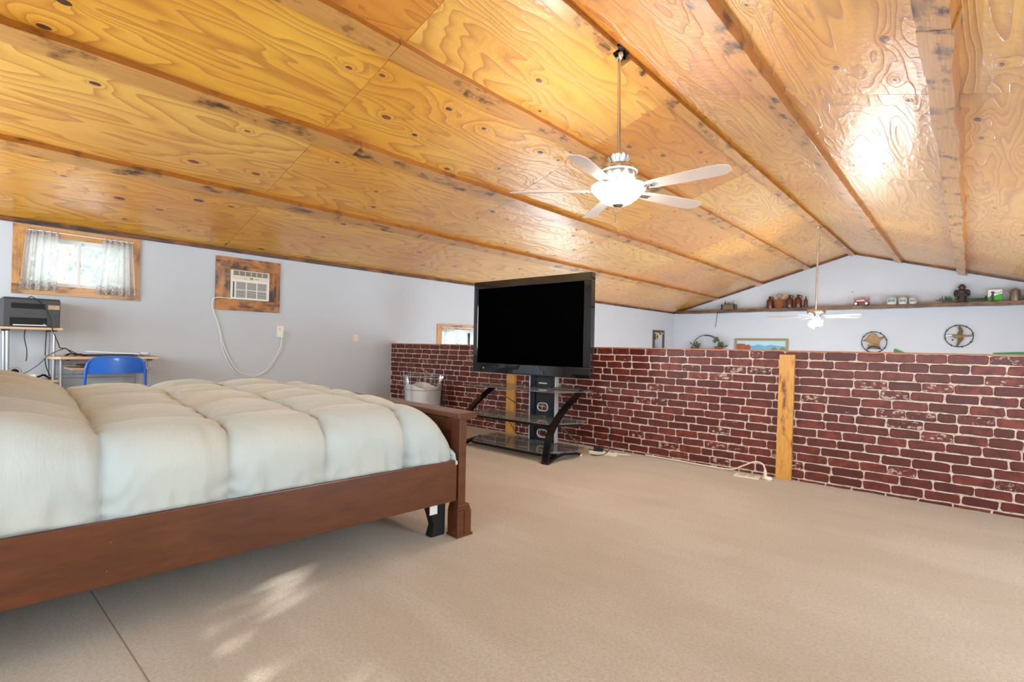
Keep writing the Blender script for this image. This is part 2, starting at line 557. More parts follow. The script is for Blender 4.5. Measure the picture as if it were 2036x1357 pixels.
WIN1 = (0.60, 1.42, 1.55, 2.04)
WIN2 = (5.78, 6.78, 0.80, 1.33)
LW = cells_wall('wall_left', 0, 0.0, -0.15, Y0 - 0.15, Y1 + 0.15, ZL, EZ + 0.02,
                [WIN1, WIN2, (9.3, 11.9, -1.55, -0.35)], M['wall'])
tag(LW.build('wall_left', M['wall']), 'pale blue-grey painted side wall with the window and air conditioner', kind='structure')
RW = cells_wall('wall_right', 0, BW, 0.15, Y0 - 0.15, Y1 + 0.15, ZL, EZ + 0.02,
                [(1.45, 3.75, 0.95, 1.90), (6.0, 12.0, -0.80, 1.10)], M['wall'])
tag(RW.build('wall_right', M['wall']), 'painted side wall out of view opposite the desk', kind='structure')
BK = cells_wall('wall_back', 1, Y0, -0.15, 0.0, BW, -0.25, EZ, [(4.45, 7.95, 0.80, 1.90), (0.90, 3.00, 1.00, 1.90)], M['wall'])
BK.prism([(0, EZ), (BW, EZ), (HW, RZ)], 1, Y0 - 0.15, Y0)
tag(BK.build('wall_back', M['wall']), 'painted gable wall behind the bed with a wide window', kind='structure')
FG = MB().prism([(0, ZL), (BW, ZL), (BW, EZ), (HW, RZ), (0, EZ)], 1, Y1, Y1 + 0.15)
tag(FG.build('wall_far', M['wall']), 'pale blue far gable wall carrying the long plank shelf', kind='structure')

tag(MB().box((0, Y0, -0.25), (BW, YB + 0.12, 0)).build('floor', M['carpet']), 'beige cut-pile carpet of the loft', kind='structure')
tag(MB().box((0, YB + 0.12, ZL - 0.1), (BW, Y1, ZL)).build('floor_hall', M['lowfloor']), 'board floor of the hall below the loft', kind='structure')
# slim carpet seam, a darker tan strip on the pile
sm = MB()
sm.cbox((4.9, 0.478, 0.0005), (1.9, 0.0035, 0.001), (0, 0, 0.0))
tag(sm.build('trim_9', plain('carpet_seam_line', srgb(146, 122, 98), 0.9)), 'dark seam line across the beige carpet by the bed', kind='structure')

# ---- ceiling: roof deck, plywood panels, beams
CL = MB()
for sgn in (0, 1):
    xa, xb = (0 - 0.15, HW) if sgn == 0 else (HW, BW + 0.15)
    za = EZ + S * (xa if sgn == 0 else BW - xa); zb = EZ + S * (xb if sgn == 0 else BW - xb)
    CL.prism([(xa, za + 0.016), (xb, zb + 0.016), (xb, zb + 0.14), (xa, za + 0.14)], 1, Y0 - 0.15, Y1 + 0.15)
ceiling = tag(CL.build('ceiling', M['ply']), 'varnished plywood cathedral ceiling with long torched beams', kind='structure')

def slope_frame(side, x, y, drop=0.0):
    """matrix: local x runs up the slope to +x, local y along the ridge, local z out of the ceiling (up)"""
    ang = -math.atan(S) if side == 0 else math.atan(S)
    z = EZ + S * (x if side == 0 else BW - x)
    return (x, y, z), (0, ang, 0)

rows_l = [0.0, 1.25, 2.44, 3.54, HW]
rows_r = [HW, 5.44, 6.57, 7.75, BW]
seams = [Y0, -0.20, 2.25, 4.75, 7.32, 9.80, 12.25, 14.10, Y1]
seams_a = [Y0, -0.15, 2.33, 4.95, 7.30, 9.75, 12.3, Y1]
ri = random.Random(3)
for side, rows in ((0, rows_l), (1, rows_r)):
    for i in range(4):
        xa, xb = rows[i], rows[i + 1]
        wl = (xb - xa) * NRM
        sm_ = seams_a if (side == 0 and i == 0) else seams
        for j in range(len(sm_) - 1):
            ya, yb = sm_[j], sm_[j + 1]
            g = 0.0018
            m = MB().box((-wl / 2 + g, -(yb - ya) / 2 + g, 0.0), (wl / 2 - g, (yb - ya) / 2 - g, 0.015))
            loc, rot = slope_frame(side, (xa + xb) / 2, (ya + yb) / 2)
            loc = (loc[0], loc[1], loc[2] + ri.uniform(-0.002, 0.001))
            m.build('plywood_panel', M['ply'], ceiling, bevel=0.0012, loc=loc, rot=rot)

def beam(side, x1, w_, d, cuts, wob=0.0, shift=0.0):
    """boards whose camera-side edge runs at x1 on the ceiling plane"""
    for j in range(len(cuts) - 1):
        ya, yb = cuts[j], cuts[j + 1]
        L = yb - ya - 0.006
        n = 26
        rings = []
        for k in range(n + 1):
            y = -L / 2 + L * k / n
            e1 = wob * (math.sin(k * 1.7 + j) + math.sin(k * 0.61 + 2 * j)) * 0.5
            e0 = 0.5 * wob * math.sin(k * 1.1 + 3 + j)
            rings.append([(-w_ + e0, y, 0.002), (0 + e1, y, 0.002), (0 + e1, y, -d), (-w_ + e0, y, -d)])
        m = MB().quadloop(rings)
        loc, rot = slope_frame(side, x1, (ya + yb) / 2)
        bo = m.build('ceiling_beam', M['beam'], ceiling, loc=loc, rot=rot, bevel=0.002)
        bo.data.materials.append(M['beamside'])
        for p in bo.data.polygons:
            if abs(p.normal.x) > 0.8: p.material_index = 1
beam(0, 1.32, 0.15, 0.050, [Y0, 4.30, 9.4, Y1], 0.006)
beam(0, 2.50, 0.16, 0.055, [Y0, 2.60, 7.6, 12.4, Y1], 0.008)
beam(0, 3.62, 0.15, 0.050, [Y0, 2.2, 6.9, 11.5, Y1], 0.006)
beam(0, 4.56, 0.10, 0.085, [Y0, 3.60], 0.002)
beam(0, 4.56, 0.10, 0.085, [3.80, 8.1, 11.09], 0.002)
beam(0, 4.56, 0.10, 0.085, [11.27, Y1], 0.002)
beam(1, 5.52, 0.14, 0.070, [Y0, 3.0, 4.8, 8.9, Y1], 0.005)
beam(1, 6.64, 0.15, 0.110, [Y0, 3.55, 9.7, Y1], 0.016)
beam(1, 7.80, 0.15, 0.060, [Y0, 5.4, Y1], 0.006)

# ---- burnt trims where walls meet the ceiling
def trim(n, m, label, **k):
    return tag(m.build('trim_%d' % n, M['burnt'], **k), label, kind='structure')
trim(1, MB().box((0.0, -(Y1 - Y0) / 2, -0.045), (0.022, (Y1 - Y0) / 2, 0.0), None), 'burnt wood strip along the top of the left wall', loc=(0, (Y0 + Y1) / 2, EZ + 0.004), bevel=0.002)
trim(2, MB().box((-0.022, -(Y1 - Y0) / 2, -0.045), (0.0, (Y1 - Y0) / 2, 0.0)), 'burnt wood strip along the top of the right wall', loc=(BW, (Y0 + Y1) / 2, EZ + 0.004), bevel=0.002)
LR = HW * NRM
ang = math.atan(S)
for n, sx in ((3, 1), (4, -1)):
    m = MB().box((-0.012, -LR / 2, -0.045), (0.012, LR / 2, 0.0))
    rot = Euler((0, -ang * sx, 0)).to_matrix() @ Euler((0, 0, -PI / 2)).to_matrix()
    o = trim(n, m, 'burnt wood strip along the %s rake of the far gable wall' % ('left' if sx == 1 else 'right'), bevel=0.002)
    o.rotation_euler = rot.to_euler()
    o.location = (HW / 2 if sx == 1 else HW * 1.5, Y1 - 0.013, (EZ + RZ) / 2 - 0.003)

# ---- windows on the left wall
def window(n, hole, label, outer, casing_w, casing_h):
    ya, yb, za, zb = hole
    o0, o1, oz0, oz1 = outer
    w_ = tag(thing('window_%d' % n, None, None, (0, 0, 0)), label, kind='structure')
    # casing boards: grain along local y
    def board(y0, y1, z0, z1, horiz):
        L = (y1 - y0) if horiz else (z1 - z0); t_ = (z1 - z0) if horiz else (y1 - y0)
        m = MB().box((0.0, -L / 2, -t_ / 2), (0.022, L / 2, t_ / 2))
        b = m.build('casing_board', M['casing'], w_, bevel=0.002)
        b.location = (0.001, (y0 + y1) / 2, (z0 + z1) / 2)
        if not horiz: b.rotation_euler = (PI / 2, 0, 0)
    board(o0, o1, oz1 - casing_h, oz1, True)
    board(o0, o1, oz0, oz0 + casing_h, True)
    board(o0, o0 + casing_w, oz0 + casing_h, oz1 - casing_h, False)
    board(o1 - casing_w, o1, oz0 + casing_h, oz1 - casing_h, False)
    # vinyl sliding sashes set back in the opening
    mid = (ya + yb) / 2
    fr = MB()
    t_ = 0.022
    fr.box((-0.115, ya, za), (-0.065, yb, za + t_)).box((-0.115, ya, zb - t_), (-0.065, yb, zb))
    fr.box((-0.115, ya, za + t_), (-0.065, ya + t_, zb - t_)).box((-0.115, yb - t_, za + t_), (-0.065, yb, zb - t_))
    fr.build('window_frame', M['vinyl'], w_, bevel=0.002)
    for k, (a, b, xo) in enumerate(((ya + t_, mid + 0.015, -0.085), (mid - 0.015, yb - t_, -0.105))):
        s_ = MB(); q = 0.026
        s_.box((xo, a, za + t_), (xo + 0.016, b, za + t_ + q)).box((xo, a, zb - t_ - q), (xo + 0.016, b, zb - t_))
        s_.box((xo, a, za + t_ + q), (xo + 0.016, a + q, zb - t_ - q)).box((xo, b - q, za + t_ + q), (xo + 0.016, b, zb - t_ - q))
        sash = s_.build('sash', M['vinyl'], w_, bevel=0.002)
        MB().box((xo + 0.006, a + q, za + t_ + q), (xo + 0.010, b - q, zb - t_ - q)).build('pane', M['glass'], sash)
    MB().cbox((-0.068, mid, (za + zb) / 2), (0.012, 0.012, 0.05)).build('latch', M['white'], w_, bevel=0.002)
    return w_
window(1, WIN1, 'sliding window in a pine casing above the printer', (0.512, 1.500, 1.466, 2.120), 0.092, 0.092)
window(2, WIN2, 'sliding window in a pine casing behind the television', (5.66, 6.90, 0.70, 1.41), 0.10, 0.075)

def curtain(y0t, y1t, y0b, y1b, zt, zb, folds, label, x=0.042, group=None, seed=1):
    n, k = 70, 26
    rr = random.Random(seed)
    ph = rr.uniform(0, 6)
    m = MB()
    rings = []
    for j in range(k + 1):
        v = j / k
        z = -(zt - zb) * v
        row = []
        for i in range(n + 1):
            u = i / n
            a = y0t + (y0b - y0t) * v; b = y1t + (y1b - y1t) * v
            y = a + (b - a) * u
            d = 0.013 * math.sin(u * folds * 2 * PI + ph + 0.6 * math.sin(v * 3)) * (0.6 + 0.4 * v) + 0.006 * math.sin(u * folds * 4.6 * PI + 1.3 * ph)
            row.append((d, y - (y0t + y1t) / 2, z + 0.006 * math.sin(u * 40) * v))
        rings.append(row)
    m.quadloop(rings, closed=False, caps=False)
    o = m.build('curtain', M['curtain'], None, smooth=True, loc=(x, (y0t + y1t) / 2, zt))
    return tag(o, label, 'curtain', group)
curtain(0.600, 0.835, 0.560, 0.830, 2.085, 1.505, 4.2, 'short printed white curtain hanging over the printer end of the window', seed=1)
curtain(1.180, 1.425, 1.125, 1.462, 2.085, 1.505, 5.2, 'short printed white curtain at the window end nearest the air conditioner', seed=2)
curtain(5.78, 6.02, 5.78, 6.02, 1.365, 0.84, 3.2, 'short printed white curtain beside the low brick wall', seed=3)
curtain(6.38, 6.78, 6.38, 6.78, 1.355, 0.84, 4.2, 'short printed white curtain of the window half hidden behind the television', seed=4)
for a, b, z, wn in ((0.60, 1.44, 2.075, 'window above the printer'), (5.74, 6.82, 1.36, 'window behind the television')):
    tag(MB().tube([(0.040, a, z), (0.040, b, z)], 0.006, 8).build('curtain_rod', M['white'], smooth=True), 'thin white curtain rod across the ' + wn, 'curtain rod')

# unseen window surrounds; those labelled as added only frame fill lights
def plain_window(n, axis, face, a0, a1, z0, z1, label):
    w_ = tag(thing('window_%d' % n, None, None), label, kind='structure')
    t_ = 0.05
    def bx(a, b, c, d):
        m = MB()
        if axis == 0: m.box((min(face, face + 0.05), a, c), (max(face, face + 0.05), b, d))
        else: m.box((a, min(face, face + 0.05), c), (b, max(face, face + 0.05), d))
        m.build('window_frame', M['vinyl'], w_, bevel=0.003)
    bx(a0, a1, z0, z0 + t_); bx(a0, a1, z1 - t_, z1); bx(a0, a0 + t_, z0 + t_, z1 - t_); bx(a1 - t_, a1, z0 + t_, z1 - t_)
plain_window(3, 1, Y0 - 0.12, 4.45, 7.95, 0.80, 1.90, 'wide window in the wall behind the bed')
plain_window(7, 1, Y0 - 0.12, 0.90, 3.00, 1.00, 1.90, 'unseen window added for fill light in the back wall behind the headboard')
plain_window(4, 0, BW + 0.06, 1.45, 3.75, 0.95, 1.90, 'unseen window added for fill light in the right wall of the loft')
plain_window(5, 0, BW + 0.06, 6.0, 12.0, -0.80, 1.10, 'unseen broad windows added for fill light in the right wall of the hall')
plain_window(6, 0, -0.12, 9.3, 11.9, -1.55, -0.35, 'low window in the left wall of the hall')

# ---- half wall faced with brick
HWALL = MB().box((0, YB + 0.004, -0.10), (BW, YB + 0.12, 1.060))
half = tag(HWALL.build('wall_half', M['mortar']), 'low half wall faced in dark red brick with pale mortar', kind='structure')
cap = MB().box((0, YB - 0.004, 1.060), (BW, YB + 0.126, 1.071)).build('wall_cap', M['capwood'], half, bevel=0.002)
def px(p):
    d = Vector(p) - CAM
    f = d.dot(fwd)
    return (W_PX / 2 + F_PX * d.dot(right) / f, H_PX / 2 + F_PX * d.dot(down) / f)
rb = random.Random(11)
PITCH = 0.0693
bricks = []
lens = [0.168, 0.176, 0.184, 0.192, 0.205, 0.21, 0.10]
zt = 1.058
row = 0
while zt > 0.012:
    h = 0.0605
    zb_ = max(zt - h, 0.0)
    x = BW - rb.uniform(0.0, 0.2)
    x = BW + 0.05 - (row % 2) * 0.09 - rb.uniform(0, 0.05)
    while x > 0.02:
        L = rb.choice(lens[:6]) if rb.random() > 0.06 else lens[6]
        g = rb.uniform(0.006, 0.011)
        xb_, xa_ = min(x, BW), max(x - L, 0.0)
        if xb_ - xa_ > 0.03:
            bricks.append((xa_, xb_, zb_ + rb.uniform(-0.0015, 0.0015) if zb_ > 0 else zb_, zt + rb.uniform(-0.0015, 0.0015)))
        x -= L + g
    zt -= PITCH
    row += 1
def brick_mesh(m, L, h, variant, cx=0, cz=0):
    rv = random.Random(variant)
    c = 0.010
    hx, hz = L / 2, h / 2
    c = min(c, hz * 0.5)
    out = [(-hx + c, -hz), (-hx * 0.35, -hz), (hx * 0.35, -hz), (hx - c, -hz), (hx, -hz + c), (hx, hz - c), (hx - c, hz), (hx * 0.35, hz), (-hx * 0.35, hz), (-hx + c, hz), (-hx, hz - c), (-hx, -hz + c)]
    out = [(a + rv.uniform(-0.0032, 0.0032), b + rv.uniform(-0.0030, 0.0030)) for a, b in out]
    inn = [(a * (1 - 0.0035 / hx), b * (1 - 0.0035 / hz)) for a, b in out]
    m.quadloop([[(cx + a, 0.0, cz + b) for a, b in out], [(cx + a, -0.0042, cz + b) for a, b in inn]], caps=False)
    m.poly([(cx + a, -0.0042, cz + b) for a, b in inn])
scored = []
for b_ in bricks:
    c_ = ((b_[0] + b_[1]) / 2, YB, (b_[2] + b_[3]) / 2)
    u, v = px(c_)
    inview = -30 < u < 2066
    p0 = px((b_[0], YB, b_[2])); p1 = px((b_[1], YB, b_[3]))
    ar = abs(p1[0] - p0[0]) * abs(p1[1] - p0[1])
    scored.append((ar if inview else -1, b_))
scored.sort(key=lambda t: -t[0])
cache = {}
for i, (ar, b_) in enumerate(scored[:300]):
    L, h = b_[1] - b_[0], b_[3] - b_[2]
    key = (round(L, 3), round(h / 0.004), i % 3)
    if key not in cache:
        m = MB(); brick_mesh(m, L, h, hash(key) % 9999)
        cache[key] = m.mesh('brick', M['brick'])
    link('brick', cache[key], half, ((b_[0] + b_[1]) / 2, YB + 0.004, (b_[2] + b_[3]) / 2))
m = MB()
for i, (ar, b_) in enumerate(scored[300:]):
    brick_mesh(m, b_[1] - b_[0], b_[3] - b_[2], i, (b_[0] + b_[1]) / 2, (b_[2] + b_[3]) / 2)
rest = m.build('small_bricks', M['brick'], half, loc=(0, YB + 0.004, 0))
rest['kind'] = 'stuff'
# scorched posts standing against the brick face
def wall_post(xb0, xb1, xt0, xt1, h, lab):
    m = MB()
    y0_, y1_ = YB - 0.040, YB - 0.0005
    m.quadloop([[(xb0, y0_, 0), (xb1, y0_, 0), (xb1, y1_, 0), (xb0, y1_, 0)], [(xt0, y0_, h), (xt1, y0_, h), (xt1, y1_, h), (xt0, y1_, h)]])
    tag(m.build('wall_post', M['post'], bevel=0.003), lab, 'post')
wall_post(2.440, 2.570, 2.445, 2.575, 1.05, 'scorched pine post on the brick wall behind the television stand')
wall_post(5.485, 5.602, 5.505, 5.620, 1.035, 'scorched pine post on the bare stretch of brick wall by the floor outlet')

# ---- trees outside
def leaf_cloud(name, label, blobs, n, size, leafmat, barkmat, branches, seed, group=None):
    rr = random.Random(seed)
    root = thing(name, label, 'tree', blobs[0][0][:2] + (ZL,), group=group)
    O = Vector(root.location)
    verts, faces = [], []
    for i in range(n):
        c, r = rr.choice(blobs)
        while True:
            p = Vector((rr.uniform(-1, 1), rr.uniform(-1, 1), rr.uniform(-1, 1)))
            if p.length < 1: break
        p = Vector((c[0] + p.x * r[0], c[1] + p.y * r[1], c[2] + p.z * r[2])) - O
        q = Euler((rr.uniform(0, 6), rr.uniform(0, 6), rr.uniform(0, 6))).to_matrix()
        s = size * rr.uniform(0.6, 1.3)
        k = len(verts)
        for a, b in ((-s, 0), (0, -0.4 * s), (s, 0), (0, 0.4 * s)):
            verts.append(p + q @ Vector((a, b, 0)))
        faces.append((k, k + 1, k + 2, k + 3))
    me = bpy.data.meshes.new('foliage'); me.from_pydata(verts, [], faces); me.materials.append(leafmat)
    f = link('foliage', me, root); f['kind'] = 'stuff'
    m = MB()
    for path, r in branches:
        m.tube([Vector(p) - O for p in spline(path, 5)], r, 6)
    m.build('branches', barkmat, root, smooth=True)
    return root
leafm = plain('green_leaves', srgb(184, 204, 188), 0.6, var=0.3, sc=3)
leafd = plain('dark_green_leaves', srgb(52, 84, 40), 0.6, var=0.35, sc=3)
barkm = plain('pale_bark', srgb(214, 200, 172), 0.8, var=0.2, sc=12)
br = []
rr = random.Random(5)
for k in range(26):
    y = rr.uniform(0.2, 2.6); x = rr.uniform(-2.2, -1.2); z = rr.uniform(1.0, 2.6)
    a = rr.uniform(0, 2 * PI); L = rr.uniform(0.5, 1.4)
    p = Vector((x, y, z)); d = Vector((rr.uniform(-.2, .2), math.cos(a), math.sin(a)))
    br.append(([p, p + d * L * 0.35 + Vector((0, 0.05, -0.08)), p + d * L * 0.7 + Vector((0.04, -0.06, 0.05)), p + d * L], rr.uniform(0.006, 0.018)))
br.append(([(-2.4, 0.9, ZL), (-2.3, 0.95, 0.0), (-2.0, 1.05, 1.5), (-1.9, 1.3, 3.0)], 0.05))
leaf_cloud('broadleaf_tree', 'leafy tree with pale bare branches outside the window above the printer', [((-2.6, 1.2, 1.8), (0.9, 2.0, 1.3))], 9000, 0.06, leafm, barkm, br, 4)
br2 = [([(-2.6, 7.2, ZL), (-2.5, 7.3, -0.5), (-2.4, 7.2, 1.8)], 0.06)]
for k in range(8):
    p = Vector((-2.0, rr.uniform(6.2, 8.6), rr.uniform(0.6, 1.8)))
    br2.append(([p, p + Vector((0.1, 0.3, 0.2)), p + Vector((0, 0.7, rr.uniform(-.3, .4)))], 0.01))
leaf_cloud('broadleaf_tree', 'blue-green tree outside the window behind the television', [((-2.8, 7.6, 1.2), (0.9, 1.8, 1.2))], 6000, 0.06, leafm, barkm, br2, 6)
br3 = [([(7.5, -4.6, ZL), (7.4, -4.6, 1.0), (7.2, -4.5, 3.0), (7.0, -4.4, 4.4)], [0.16] * 16)]
br3 = [(br3[0][0], 0.14)]
leaf_cloud('broadleaf_tree', 'dark green unseen tree shaped to screen the sun outside the wide window behind the bed', [((5.95, -4.4, 2.9), (1.25, 0.9, 1.3)), ((7.4, -4.4, 3.55), (1.6, 0.9, 1.12)), ((9.0, -4.4, 2.9), (1.25, 0.9, 1.3)), ((4.6, -4.3, 2.9), (1.3, 0.8, 1.3)), ((3.2, -4.4, 2.85), (1.3, 0.9, 1.1)), ((1.9, -4.4, 2.85), (1.2, 0.9, 1.1)), ((8.2, -4.4, 3.6), (1.4, 0.9, 1.1)), ((7.15, -4.4, 3.0), (0.75, 0.8, 0.52)), ((7.85, -4.4, 2.90), (0.75, 0.8, 0.52))], 42000, 0.09, leafd, barkm, br3, 8)  # unseen crown added to block sun, with a gap for the floor patches

# ================================================================ BED
BED_A = math.radians(-4.2)
bed = thing('bed', 'large cherry-stained wooden bed with a low panelled footboard', 'bed', (4.60, 1.95, 0), BED_A)
BWD, BLN = 2.00, 2.16      # local: x from -BWD..0, y from -BLN (head) .. +0.09 (foot)
def foot_post(x0, x1):
    m = MB()
    cx = (x0 + x1) / 2
    m.box((x0 + 0.004, 0.006, 0.16), (x1 - 0.004, 0.056, 0.655))                 # shaft
    m.box((x0 - 0.002, -0.002, 0.0), (x1 + 0.002, 0.096, 0.145))                 # plinth block
    m.box((x0, 0.000, 0.145), (x1, 0.090, 0.160)).box((x0 + 0.002, 0.003, 0.160), (x1 - 0.002, 0.085, 0.176))
    m.box((x0 - 0.006, -0.006, 0.0), (x1 + 0.006, 0.106, 0.014))                 # floor flange
    m.box((x1 - 0.002, 0.045, 0.014), (x1 + 0.008, 0.052, 0.150))
    m.box((x0 - 0.004, 0.0, 0.645), (x1 + 0.006, 0.070, 0.657))
    return m
foot_post(-0.085, 0.0).build('foot_post', M['bedwood'], bed, bevel=0.003)
foot_post(-BWD, -BWD + 0.085).build('foot_post', M['bedwood'], bed, bevel=0.003)
fb = MB().box((-BWD + 0.083, 0.022, 0.20), (-0.083, 0.050, 0.650)).build('footboard_panel', M['bedwood'], bed)
MB().box((-BWD + 0.085, 0.008, 0.575), (-0.085, 0.024, 0.648)).build('footboard_rail', M['bedwood'], fb, bevel=0.003)
MB().box((-BWD - 0.03, -0.022, 0.657), (0.022, 0.110, 0.688)).build('footboard_cap', M['bedwood'], bed, bevel=0.004)
for x0, x1 in ((-0.034, -0.010), (-BWD + 0.010, -BWD + 0.034)):
    MB().box((x0, -BLN + 0.02, 0.205), (x1, -0.0025, 0.428)).build('side_rail', M['bedwood'], bed, bevel=0.003)
MB().box((-BWD - 0.03, -BLN - 0.06, 0.10), (0.03, -BLN + 0.018, 1.15)).build('headboard', M['bedwood'], bed, bevel=0.006)
for x0 in (-0.07, -BWD):
    MB().box((x0, -BLN - 0.055, 0.0), (x0 + 0.07, -BLN + 0.01, 0.10)).build('leg', M['bedwood'], bed, bevel=0.003)
for k in range(7):
    y = -0.22 - k * 0.29
    MB().box((-BWD + 0.036, y - 0.04, 0.235), (-0.036, y + 0.04, 0.255)).build('slat', M['bedwood'], bed)
# centre support foot wrapped in black cloth with a white care tag
sp = MB()
sp.prism([(-0.105, 0.0), (-0.012, 0.0), (-0.010, 0.225), (-0.165, 0.235), (-0.160, 0.19), (-0.115, 0.15), (-0.085, 0.06)], 0, -0.155, -0.095)
sp.build('dust_cover_flap', M['matte_black'], bed, bevel=0.008)
MB().cbox((-0.0925, -0.095, 0.165), (0.003, 0.05, 0.075), (0.0, 0.0, 0.0)).build('care_tag', M['paper'], bed)

tag(MB().box((-BWD + 0.10, -BLN + 0.05, 0.256), (-0.11, -0.06, 0.44)).build('mattress', M['sheet'], None, bevel=0.03, loc=(4.60, 1.95, 0), rot=(0, 0, BED_A)),
    'thick mattress under the sage comforter on the wooden bed', 'mattress')

# comforter: quilted surface over the mattress
def smooth01(a, b, x):
    t = min(1, max(0, (x - a) / (b - a)))
    return t * t * (3 - 2 * t)
seam_y = [-0.02, -0.32, -0.735, -1.135, -1.545, -1.95, -2.16]
seam_x = [-0.36, -0.74, -1.12, -1.50, -1.80]
def cell(v, seams):
    s = sorted(seams)
    for i in range(len(s) - 1):
        if s[i] <= v <= s[i + 1]:
            t = (v - s[i]) / (s[i + 1] - s[i])
            return t, min(v - s[i], s[i + 1] - v), i
    return 0.5, 0.2, 0
from mathutils import noise as mnoise
def comforter():
    # profile across the bed: near side bottom -> top -> far side bottom
    prof = [(-0.052, 0.385), (-0.050, 0.46), (-0.042, 0.56), (-0.064, 0.625), (-0.125, 0.675), (-0.22, 0.697), (-0.40, 0.708), (-0.8, 0.722), (-1.2, 0.732), (-1.55, 0.740), (-1.78, 0.745), (-1.89, 0.705), (-1.945, 0.63), (-1.955, 0.52), (-1.948, 0.40)]
    pl = spline([(a, 0, b) for a, b in prof], 18)
    # resample by length
    ds = [0.0]
    for i in range(1, len(pl)): ds.append(ds[-1] + (pl[i] - pl[i - 1]).length)
    NU, NV = 250, 250
    us = []
    j = 0
    for i in range(NU + 1):
        t = ds[-1] * i / NU
        while j < len(pl) - 2 and ds[j + 1] < t: j += 1
        f = (t - ds[j]) / (ds[j + 1] - ds[j])
        us.append((pl[j].lerp(pl[j + 1], f), (pl[j + 1] - pl[j]).normalized(), t))
    verts = []
    for k in range(NV + 1):
        y = -BLN + 0.03 + (BLN - 0.035) * k / NV
        for p, tg, s in us:
            nrm = Vector((tg.z, 0, -tg.x))
            if nrm.z < 0 and abs(p.x + 1.0) < 0.8: nrm = -nrm
            if p.x > -0.2 and nrm.x < 0: nrm = -nrm
            if p.x < -1.8 and nrm.x > 0: nrm = -nrm
            top = smooth01(0.60, 0.74, p.z)
            wig = 0.018 * mnoise.noise(Vector((p.x * 3 + 5, y * 2, p.z * 4)))
            ty, dy, iy = cell(y + wig * (0.4 + top), seam_y)
            tx, dx, ix = cell(p.x + wig * 1.4, seam_x + [0.2, -2.2])
            fy = math.sin(PI * min(max(ty, 0), 1)) ** 0.5
            fx = math.sin(PI * min(max(tx, 0), 1)) ** 0.5
            amp = 0.046 + 0.006 * top
            puff = amp * (fy * (1 - top) + top * (0.2 * fy + 0.8 * fy * fx) )
            puff -= 0.012 * math.exp(-dy * 55) * (1 - 0.4 * top)
            # gathered wrinkles beside the seams and along the tucked hem
            near = math.exp(-dy * 15)
            wr = 0.005 * near * math.sin(s * 62 + 9 * mnoise.noise(Vector((y * 9, s * 4, 1)))) 
            side = 1 - top
            hem = (1 - smooth01(0.40, 0.60, p.z)) * side
            wr += (0.016 * hem + 0.004 * side) * mnoise.noise(Vector((y * 19 + p.z * 3, p.z * 2.5, 3.1))) * 1.2
            wr += 0.006 * top * mnoise.noise(Vector((p.x * 7, y * 5, 2.0))) + 0.0025 * top * mnoise.noise(Vector((p.x * 26, y * 9, 7.0)))
            lean = 0.018 * mnoise.noise(Vector((p.x * 1.3, y * 1.5, 9.0))) * top
            q = p + nrm * (puff + wr) + Vector((0, 0, lean))
            lim = -0.040 + 0.038 * smooth01(0.418, 0.442, q.z)     # tucked behind the rail
            if p.x > -1: q.x = min(q.x, lim)
            else: q.x = max(q.x, -BWD - lim)
            # head end: pillows under the cover
            bulge = 1 - smooth01(-1.98, -1.42, y)
            hz = (q.z - 0.40) / 0.36
            q.z += bulge * (0.105 + 0.03 * mnoise.noise(Vector((p.x * 1.1, 0, 0)))) * max(0, min(1, hz))
            # foot end: rolls down behind the footboard
            if y > -0.36:
                e = (y + 0.36) / 0.345
                g = math.sqrt(max(0.0, 1 - min(1, e) ** 2.6))
                q.z = 0.40 + (q.z - 0.40) * (0.12 + 0.88 * g) if q.z > 0.40 else q.z
            verts.append((q.x, y, q.z))
    faces = []
    R_ = NU + 1
    for k in range(NV):
        for i in range(NU):
            a = k * R_ + i
            faces.append((a, a + 1, a + R_ + 1, a + R_))
    me = bpy.data.meshes.new('comforter'); me.from_pydata(verts, [], faces); me.materials.append(M['quilt'])
    for p in me.polygons: p.use_smooth = True
    o = link('comforter', me, None, (4.60, 1.95, 0), (0, 0, BED_A))
    return tag(o, 'puffy pale sage quilted comforter spread over the bed', 'comforter')
comforter()

# ================================================================ TELEVISION AND STAND
tv = thing('television', 'large flat black television with glossy black bezel on the glass stand', 'television', (3.30, 4.09, 0.77))
TX0, TX1, TZ0, TZ1 = -0.770, 0.775, 0.0, 0.995
SX0, SX1, SZ0, SZ1 = -0.700, 0.695, 0.104, 0.915
bz = MB()
bz.box((TX0, -0.035, TZ0), (TX1, 0.035, SZ0)).box((TX0, -0.035, SZ1), (TX1, 0.035, TZ1))
bz.box((TX0, -0.035, SZ0), (SX0, 0.035, SZ1)).box((SX1, -0.035, SZ0), (TX1, 0.035, SZ1))
bz.build('bezel', M['piano'], tv, bevel=0.006)
MB().box((SX0 - 0.001, -0.026, SZ0 - 0.001), (SX1 + 0.001, 0.02, SZ1 + 0.001)).build('screen', M['screen'], tv)
MB().box((TX0 + 0.08, 0.035, 0.12), (TX1 - 0.08, 0.085, 0.86)).build('back_cover', M['black'], tv, bevel=0.02)
MB().prism([(-0.16, 0.012), (0.235, 0.012), (0.235, 0.045), (0.19, 0.055), (0.165, 0.100), (-0.06, 0.100), (-0.09, 0.050), (-0.16, 0.040)], 1, -0.047, -0.034).build('speaker_plate', M['slate'], tv, bevel=0.004)
MB().cbox((-0.60, -0.0365, 0.05), (0.012, 0.003, 0.012)).build('power_light', M['silver'], tv)

